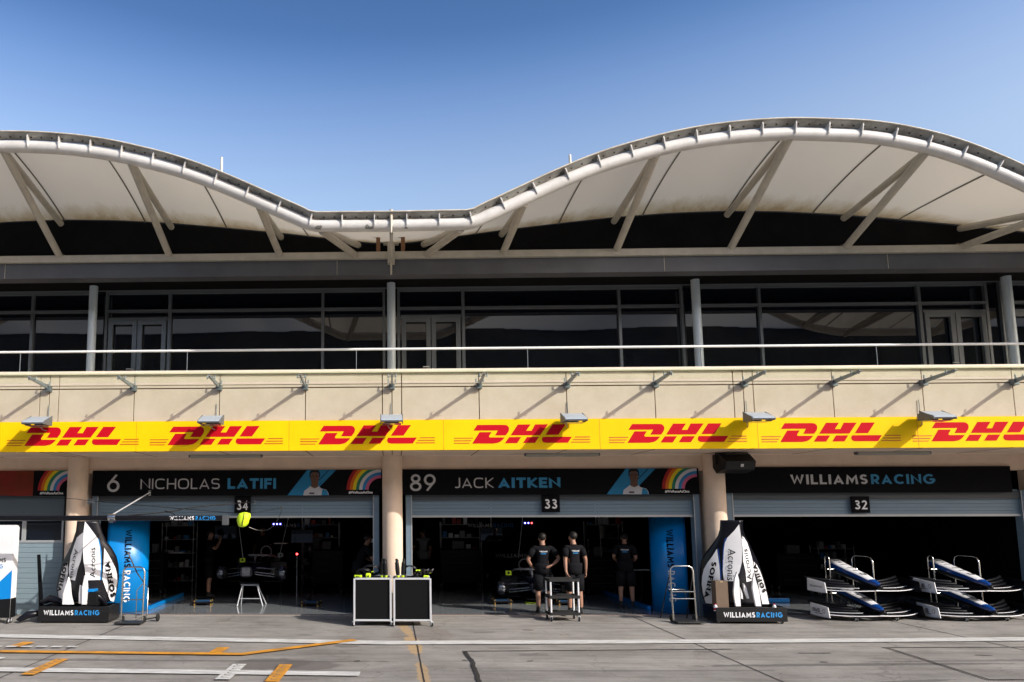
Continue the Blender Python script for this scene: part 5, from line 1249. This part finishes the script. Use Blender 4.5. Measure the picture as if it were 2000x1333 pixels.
person('person in black team shirt and shorts with both hands on hips behind the utility cart', (xA, .25, 0.01), 0, dict(elL=(-.33, -.03, 1.17), wrL=(-.23, .06, 1.02), haL=(-.185, .10, .985), elR=(.35, -.03, 1.20), wrR=(.20, -.12, 1.08), haR=(.14, -.145, 1.05)), 1.74)
person('person in black team shirt resting one hand on the utility cart', (xB, .06, .01), .25, dict(elL=(-.225, -.05, 1.15), wrL=(-.24, -.10, .93), haL=(-.235, -.14, .865), elR=(.25, -.04, 1.17), wrR=(.285, .02, .95), haR=(.29, .04, .87), jaw=(-.015, .02, 1.572), nose=(-.04, .10, 1.615)), 1.77)
person('person seen from behind in black shirt and shorts beside the right blue panel', (atx(1222, 1120, 1.2), 1.2, .01), -.3, dict(elL=(-.25, .03, 1.18), wrL=(-.22, .22, 1.10), haL=(-.20, .28, 1.10), elR=(.24, .03, 1.16), wrR=(.20, .22, 1.08), haR=(.18, .28, 1.08)), 1.72)
def drink(t, V3):
    j = MB(); p = (V3['haL']+V3['haR'])/2+Vector((0, .03, .02)); j.lathe([(.03, -.05), (.035, 0), (.03, .06)], tuple(p), 12); j.build('cup', GREY, t, True)
person('person in profile in the left garage lifting both hands to the face', (atx(409, 1100, 3.2), 3.2, .01), R(-80), dict(elL=(-.24, .16, 1.26), wrL=(-.12, .26, 1.46), haL=(-.06, .25, 1.53), elR=(.24, .16, 1.26), wrR=(.12, .26, 1.46), haR=(.06, .25, 1.53)), 1.74, logo=False, hold=drink)
person('masked person leaning and reaching behind the left black cabinet', (atx(702, 1100, 1.1), 1.1, .01), R(-70), dict(pel=(0, -.06, .95), bel=(0, 0, 1.08), che=(0, .08, 1.27), nb=(0, .15, 1.42), nk=(0, .18, 1.47), jaw=(0, .22, 1.53), hd=(0, .225, 1.60), cr=(0, .22, 1.67), nose=(0, .325, 1.57), earL=(-.085, .21, 1.58), earR=(.085, .21, 1.58), shL=(-.175, .14, 1.385), shR=(.175, .14, 1.385), elL=(-.22, .25, 1.14), wrL=(-.15, .46, 1.02), haL=(-.13, .53, .99), elR=(.22, .25, 1.14), wrR=(.15, .46, 1.02), haR=(.13, .53, .99)), 1.74, logo=False, mask=True)
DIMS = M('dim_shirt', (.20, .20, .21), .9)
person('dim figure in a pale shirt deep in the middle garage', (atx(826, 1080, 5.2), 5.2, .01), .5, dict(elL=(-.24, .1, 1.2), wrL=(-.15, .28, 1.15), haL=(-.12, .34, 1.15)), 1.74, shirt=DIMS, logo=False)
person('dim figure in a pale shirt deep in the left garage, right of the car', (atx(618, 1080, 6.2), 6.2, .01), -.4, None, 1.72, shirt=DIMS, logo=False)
person('person standing in the dark behind the left racing car', (atx(513, 1060, 5.6), 5.6, .01), 3.0, None, 1.80, logo=False)
# ------------------------------------------------------------------ RACING CARS WITHOUT WHEELS
DKB = M('car_navy', (.006, .01, .03), .25, coat=.4)
HALOM = M('halo_white', (.75, .75, .82), .35)
DRUM = M('brake_drum', (.30, .32, .36), .22, metal=.8)
def make_car(label, loc, rz, halo):
    t = thing('racing_car', label, 'racing car', loc, rz, None)
    # monocoque and engine cover lofted along y (front = -y)
    secs = [(-.55, .15, .42, .13), (-.2, .17, .46, .15), (.4, .20, .47, .19), (1.0, .26, .46, .22), (1.5, .32, .44, .24)]
    n = 20; j = MB(); vs = []
    for y, hw, zc_, hh in secs:
        for k in range(n):
            a = 2*math.pi*k/n; c_, s_ = math.cos(a), math.sin(a); vs.append((hw*math.copysign(abs(c_)**.6, c_), y, zc_+hh*math.copysign(abs(s_)**.6, s_)))
    j.add(vs, [(i*n+k, i*n+(k+1) % n, (i+1)*n+(k+1) % n, (i+1)*n+k) for i in range(len(secs)-1) for k in range(n)], 0, True); j.add(vs[:n], [tuple(range(n))])
    tub = j.build('monocoque', DKB, t, True)
    j = MB(); j.box(-.10, .10, -.565, -.553, .33, .52); j.lathe([(.02, -.03), (.02, 0)], (-.08, -.565, .36), 10, 0, 'y'); j.lathe([(.02, -.03), (.02, 0)], (.08, -.565, .36), 10, 0, 'y'); j.lathe([(.025, -.03), (.025, 0)], (.0, -.565, .47), 10, 0, 'y'); j.build('bulkhead', DRUM, tub, True)
    es = [(1.5, .15, .80, .17), (1.75, .20, .72, .26), (2.3, .22, .60, .30), (3.0, .16, .50, .26), (3.9, .06, .42, .12)]; vs = []; j = MB()
    for y, hw, zc_, hh in es:
        for k in range(n):
            a = 2*math.pi*k/n; vs.append((hw*math.cos(a), y, zc_+hh*math.sin(a)))
    j.add(vs, [(i*n+k, i*n+(k+1) % n, (i+1)*n+(k+1) % n, (i+1)*n+k) for i in range(len(es)-1) for k in range(n)], 0, True); j.build('engine_cover', DKB, t, True)
    j = MB(); j.tube([(.145*math.cos(a), 1.48, .80+.155*math.sin(a)) for a in [2*math.pi*i/24 for i in range(24)]], .02, 8, 0, False, True); ai = j.build('airbox', halo, t, True); j = MB(); j.lathe([(0, 0), (.13, 0), (.13, .01), (0, .01)], (0, 1.50, .80), 20, 0, 'y'); j.build('intake', BLKV, ai, True)
    # halo: hoop and front pillar
    j = MB(); pts = [(-.33, 1.35, .66), (-.33, 1.0, .72), (-.27, .65, .76), (-.14, .42, .775), (0, .36, .78), (.14, .42, .775), (.27, .65, .76), (.33, 1.0, .72), (.33, 1.35, .66)]; j.tube(pts, .028, 10); j.tube([(0, .36, .77), (0, .30, .70), (0, .22, .60)], [.034, .024, .02], 10); j.build('halo', halo, t, True)
    for s in (-1, 1):
        j = MB(); j.prism([(1.0, .18), (1.0, .56), (1.7, .55), (2.7, .36), (3.6, .2), (3.6, .12)], lambda u, v, d: (s*(.25+d*(1 if u < 2.6 else .5)), u, v), 0, .42); j.build('sidepod', DKB, t, True)
        j = MB(); j.rbox(s*.50-.075, s*.50+.075, .62, .68, .60, .68, .015); j.tube([(s*.28, .7, .60), (s*.45, .66, .62)], .008, 6); j.build('mirror', CARB, t, True)
        d = MB(); d.lathe([(0, -.02), (.12, -.02), (.155, .0), (.165, .06), (.165, .15), (.14, .17), (0, .17)], (s*.72 if s > 0 else s*.72-.15, 0, .36), 24, 0, 'x'); dr = d.build('brake_drum', DRUM, t, True)
        d = MB(); d.prism([(-.16, .28), (-.10, .22), (-.05, .3), (-.08, .46), (-.16, .44)], lambda u, v, q: (s*.68+q, u, v), -.05, .05); d.build('brake_duct', CARB, dr, True)
        d = MB()
        for a, b in (((.18*s, -.25, .50), (.70*s, .0, .44)), ((.18*s, .30, .48), (.70*s, .02, .44)), ((.15*s, -.25, .34), (.70*s, -.02, .24)), ((.15*s, .30, .34), (.70*s, .02, .24)), ((.15*s, -.30, .40), (.70*s, -.1, .32))): d.tube([a, b], .014, 6)
        d.build('wishbone', DRUM, t, True)
        d = MB()
        for a, b in (((.15*s, 3.3, .42), (.66*s, 3.5, .44)), ((.15*s, 3.7, .30), (.66*s, 3.5, .26))): d.tube([a, b], .014, 6)
        d.lathe([(0, 0), (.15, 0), (.16, .12), (0, .12)], (s*.72-(.12 if s < 0 else 0), 3.5, .36), 20, 0, 'x'); d.build('rear_hub', DRUM, t, True)
    j = MB(); j.rbox(-.75, .75, .35, 3.5, .09, .12, .01); j.rbox(-.24, .24, -.35, .35, .11, .14, .01); j.build('floor', CARB, t, True)
    rw_ = MB(); rw_.box(-.50, .50, 4.0, 4.25, .80, .82); rw_.box(-.50, .50, 4.12, 4.15, .82, .95); rw_.box(-.515, -.50, 3.85, 4.4, .35, .98); rw_.box(.50, .515, 3.85, 4.4, .35, .98); rwo = rw_.build('rear_wing', CARB, t, True)
    j = MB(); w1 = swidth('WILLIAMS', .10, .16); stext(j, 'WILLIAMS', .10, .16, lambda u, v, d: (-.47+u*.94/w1, 4.118-d, .835+v)); j.build('lettering', WT, rwo, True)
    return t
X1 = atx(487, 1112, 2.6)
c1 = make_car('dark racing car without wheels raised on the silver trestle in the left garage', (X1+.0, 2.95, atz(487, 1119, 2.9)-.36), R(-4), HALOM)
c2 = make_car('dark racing car with white halo and no wheels standing in the middle garage', (atx(1044, 1148, 2.3), 2.35, atz(1044, 1149, 2.3)-.36), R(-2), M('halo_bright', (.85, .85, .9), .35))
for lb, px_, py_, Y in (('small yellow green cover hanging on the left racing car', 474, 1094, 2.6), ('yellow green cover on the front of the car in the middle garage', 993, 1119, 2.2), ('silver grey box on the cockpit edge of the left racing car', 548, 1084, 3.2)):
    x, z = at(px_, py_, Y); t = thing('rag', lb, 'cover', (x, Y, z)); j = MB(); j.rbox(x-.07, x+.07, Y-.04, Y+.02, z-.06, z+.05, .02); j.build('cloth', HIV if 'yellow' in lb else GALV, t); k = MB(); k.lathe([(.03, -.008), (.03, 0)], (x, Y-.04, z), 12, 0, 'y'); k.build('patch', BLACK, t)
# trestle under the car
xt0, xt1 = atx(474, 1144, 1.75), atx(503, 1144, 1.75); zt_ = atz(488, 1144, 1.75)
t = thing('trestle', 'silver four legged trestle in front of the left racing car', 'trestle', ((xt0+xt1)/2, 1.75, 0))
xb0, xb1 = atx(464, 1186, 1.6), atx(514, 1186, 1.6)
for xt, xb in ((xt0, xb0), (xt1, xb1)):
    for yb, yt in ((1.55, 1.70), (2.0, 1.80)):
        j = MB(); j.tube([(xt, yt, zt_), (xb, yb, .01)], .013, 8); j.build('leg', ALU, t)
j = MB(); j.rbox(xt0-.03, xt1+.03, 1.68, 1.82, zt_-.0, zt_+.03, .006); j.build('top_bar', GALV, t); j = MB(); j.tube([(xt0*.35+xb0*.65, 1.60, .18), (xt1*.35+xb1*.65, 1.60, .18)], .008, 8); j.build('cross_bar', ALU, t)
# low wheel dollies on the floor
BRASS = M('brass_pin', (.6, .35, .08), .35, metal=.6)
def dolly():
    t = thing('floor_dolly', '', 'dolly', (0, 0, 0), 0, 'low dollies on the garage floor')
    j = MB(); j.rbox(-.24, .24, -.16, .16, .05, .09, .015); j.build('deck', CARB, t, True); j = MB(); j.rbox(-.17, .17, -.10, .10, .0905, .11, .006); j.build('pad', M('pad_blue', (.01, .06, .14), .5), t, True)
    for sx in (-.19, .19):
        for sy in (-.13, .13): j = MB(); j.lathe([(.014, -.085), (.022, -.08), (.016, -.05), (.016, 0), (.012, .03)], (sx, sy, .088), 10); j.build('foot', BRASS, t, True)
    return t
d0 = dolly()
for i, (px_, py_, lb) in enumerate(((397, 1182, 'low dark dolly with brass feet at the left of the left garage floor'), (608, 1184, 'low dark dolly with brass feet right of the trestle'), (980, 1180, 'low dark dolly under the left side of the middle garage car'), (1106, 1182, 'low dark dolly behind the utility cart'))):
    o = d0 if not i else copy_tree(d0); x, y = gnd(px_, py_, .004); o.location = (x, y, .004); o['label'] = lb; o.rotation_euler.z = (.1, -.2, .05, 0)[i]
x, y = gnd(1036, 1179); t = thing('yellow_tray', 'flat yellow green tray on the floor under the middle garage car', 'tray', (x, y, 0)); j = MB(); j.rbox(x-.12, x+.14, y-.08, y+.08, .006, .035, .01); j.build('tray_body', HIV, t); k = MB(); k.rbox(x-.10, x+.12, y-.06, y+.06, .0355, .04, .002); k.build('liner', RUB, t)
# garage interior furniture, barely lit
def lights(label, px_, py_, Y, ms):
    x, z = at(px_, py_, Y); t = thing('signal_light', label, 'light', (x, Y, z), 0, 'signal lights inside the garages'); j = MB(); j.box(x-.16, x+.16, Y, Y+.05, z-.04, z+.04); h = j.build('housing', BLACK, t)
    for k, m in enumerate(ms): j = MB(); j.lathe([(.018, -.008), (.02, 0)], (x-.085+.085*k, Y-.001, z), 12, 0, 'y'); j.build('lamp', m, h)
    j = MB(); j.tube([(x, Y+.03, z+.04), (x, Y+.03, 3.29)], .01, 6); j.build('hanger', BLACK, t)
lights('row of three blue signal lights inside the left garage', 541, 1024, 3.0, (LEDB, LEDB, LEDB)); lights('row of two blue and one red signal light inside the middle garage', 1032, 1022, 3.0, (LEDB, LEDB, LEDR))
x, z = at(580, 1083, 3.5); t = thing('warning_light', 'small red light on a thin post beside the left racing car', 'light', (x, 3.5, z)); j = MB(); j.lathe([(0, -.02), (.022, -.01), (.025, .02), (0, .03)], (x, 3.5, z), 12); j.build('lamp', LEDR, t); j = MB(); j.tube([(x, 3.5, .01), (x, 3.5, z-.02)], .012, 8); j.build('post', ALU, t)
for px_, py_, lb in ((527, 1031, 'faint team name on the dark back wall of the left garage'), (917, 1031, 'faint team name on the dark back wall of the middle garage')):
    x, z = at(px_, py_, 6.5); t = thing('wall_sign', lb, 'sign', (x, 6.5, z)); j = MB(); j.box(x-.1, x+1.5, 6.95, 6.99, z-.1, z+.25); j.build('board', BLKV, t); j = MB(); team(j, lambda u, v, d: (x+u, 6.948-d, z+v), 1.4, .12, .18); j.build('lettering', [WPNL, BLU], t)
RK = M('rack_grey', (.14, .14, .15), .5)
for i, (px_, Y, wd_, ht, lb) in enumerate(((300, 4.0, .5, 1.1, 'dark tool cabinet at the left of the left garage'), (640, 5.5, .9, 1.1, 'dark tool cabinet at the back right of the left garage'), (900, 5.8, 1.2, 1.1, 'dark tool cabinet at the back of the middle garage'), (1175, 4.0, .8, 1.0, 'dark tool cabinet right of the middle garage car'), (1560, 5.0, 1.2, 1.0, 'dark tool cabinet at the left back of the right garage'), (1850, 5.4, 1.4, 1.0, 'dark tool cabinet at the right back of the right garage'))):
    x = atx(px_, 1100, Y); t = thing('tool_chest', lb, 'cabinet', (x, Y, 0), 0, 'dark cabinets inside the garages'); j = MB(); j.rbox(x-wd_/2, x+wd_/2, Y, Y+.5, .12, ht, .02); j.build('body', BLACK, t)
    for q in range(4): j = MB(); j.tube([(x-wd_*.35, Y-.02, .3+.2*q), (x+wd_*.35, Y-.02, .3+.2*q)], .008, 6); j.build('handle', RK, t)
    for sx in (-wd_/2+.06, wd_/2-.06): castor(sx, .06, .05, t); castor(sx, .44, .05, t)
    j = MB(); j.rbox(x-wd_*.2, x+wd_*.1, Y+.1, Y+.3, ht, ht+.25, .02); j.build('top_box', RK, t)
# ------------------------------------------------------------------ MORE GARAGE CLUTTER, dim in the depth
random.seed(11)
GRD = M('gear_grey', (.34, .34, .36), .5); GRL = M('gear_light', (.72, .72, .72), .4, metal=.2); PNLW = M('gear_white', (.85, .85, .88), .4); GRB = M('gear_blue', (.05, .25, .55), .5); GRR = M('gear_red', (.5, .06, .04), .5)
def rack(label, px_, Y, w_, h_, n):
    x0 = atx(px_, 1100, Y); t = thing('equipment_rack', label, 'rack', (x0+w_/2, Y, 0), 0, 'equipment racks in the dark garages')
    for sx in (0, w_):
        for sy in (0, .4): j = MB(); j.tube([(x0+sx, Y+sy, .005), (x0+sx, Y+sy, h_)], .014, 6); j.build('post', GRL, t)
    for k in range(n):
        z = .25+(h_-.35)*k/(n-1); j = MB(); j.box(x0+.015, x0+w_-.015, Y, Y+.4, z, z+.02); sh = j.build('shelf', GRD, t)
        x = x0+.06
        while x < x0+w_-.16:
            bw = random.uniform(.06, .16); bh = random.uniform(.06, .2); j = MB(); j.rbox(x, x+bw, Y+.04, Y+.2, z+.021, z+.021+bh, .01); j.build('bin', random.choice((GRD, GRL, BLACK, RK, GRD, PNLW, GRB, GRR, BLACK, RK)), sh); x += bw+random.uniform(.02, .08)
rack('dim shelf rack in the left garage between the blue panel and the car', 315, 5.0, .9, 1.9, 5)
rack('dim shelf rack behind the right side of the left garage car', 590, 6.2, 1.1, 1.9, 5)
rack('dim shelf rack at the far left of the middle garage', 862, 6.1, 1.2, 1.9, 5)
rack('dim shelf rack in the middle garage beyond the two people', 1150, 5.6, 1.0, 1.9, 5)
rack('dim shelf rack at the left of the right garage', 1600, 5.6, 1.0, 1.2, 4)
rack('dim shelf rack at the right of the right garage', 1800, 5.9, 1.1, 1.2, 4)
def monitor(label, px_, py_, Y):
    x, z = at(px_, py_, Y); t = thing('overhead_monitor', label, 'monitor', (x, Y, z), 0, 'monitors hung over the cars')
    j = MB(); j.rbox(x-.30, x+.30, Y, Y+.05, z-.18, z+.18, .01); j.build('casing', BLACK, t); j = MB(); j.box(x-.28, x+.28, Y-.003, Y, z-.16, z+.16); j.build('screen', GLASS, t); j = MB(); j.tube([(x, Y+.03, z+.18), (x, Y+.03, 3.29)], .016, 6); j.build('pole', GRD, t)
monitor('dark monitor hung on a pole left of the left racing car', 440, 1040, 3.8); monitor('dark monitor hung on a pole right of the left racing car', 590, 1048, 3.8)
monitor('dark monitor hung on a pole left of the middle garage car', 960, 1044, 3.8); monitor('dark monitor hung on a pole right of the standing people', 1165, 1040, 3.8)
for i, (px_, Y, lb, a) in enumerate(((455, 2.2, 'thin black cable hanging down left of the left racing car', 20), (575, 2.6, 'thin black cable hanging down right of the left racing car', -30), (1030, 2.6, 'thin cable hanging from the signal lights to the middle garage car', -18), (1172, 3.0, 'pale cable hanging straight down beside the tool cabinet', 2))):
    cable('hanging_cable', lb, [(atx(px_, 1000, Y), Y, 3.28), (atx(px_+a*.3, 1040, Y), Y+.05, 2.3), (atx(px_+a, 1070, Y), Y, atz(px_, 1090, Y))], .008, GRD, None, 'cables hanging in the garages')
for px_, py_, lb in ((345, 1080, 'small pale tray on a bench in the left garage'), (1255, 1114, 'bright narrow shelf edge beside the right blue panel'), (548, 1062, 'small light grey box behind the left racing car')):
    x, z = at(px_, py_, 4.0 if px_ != 1255 else 2.4); Y = 4.0 if px_ != 1255 else 2.4
    t = thing('bench_tray', lb, 'tray', (x, Y, z)); j = MB(); j.rbox(x-.18, x+.18, Y, Y+.2, z-.012, z+.012, .004); j.build('tray_body', PNLW, t); j = MB(); j.tube([(x, Y+.1, .01), (x, Y+.1, z-.013)], .02, 6); j.build('pedestal', BLACK, t)
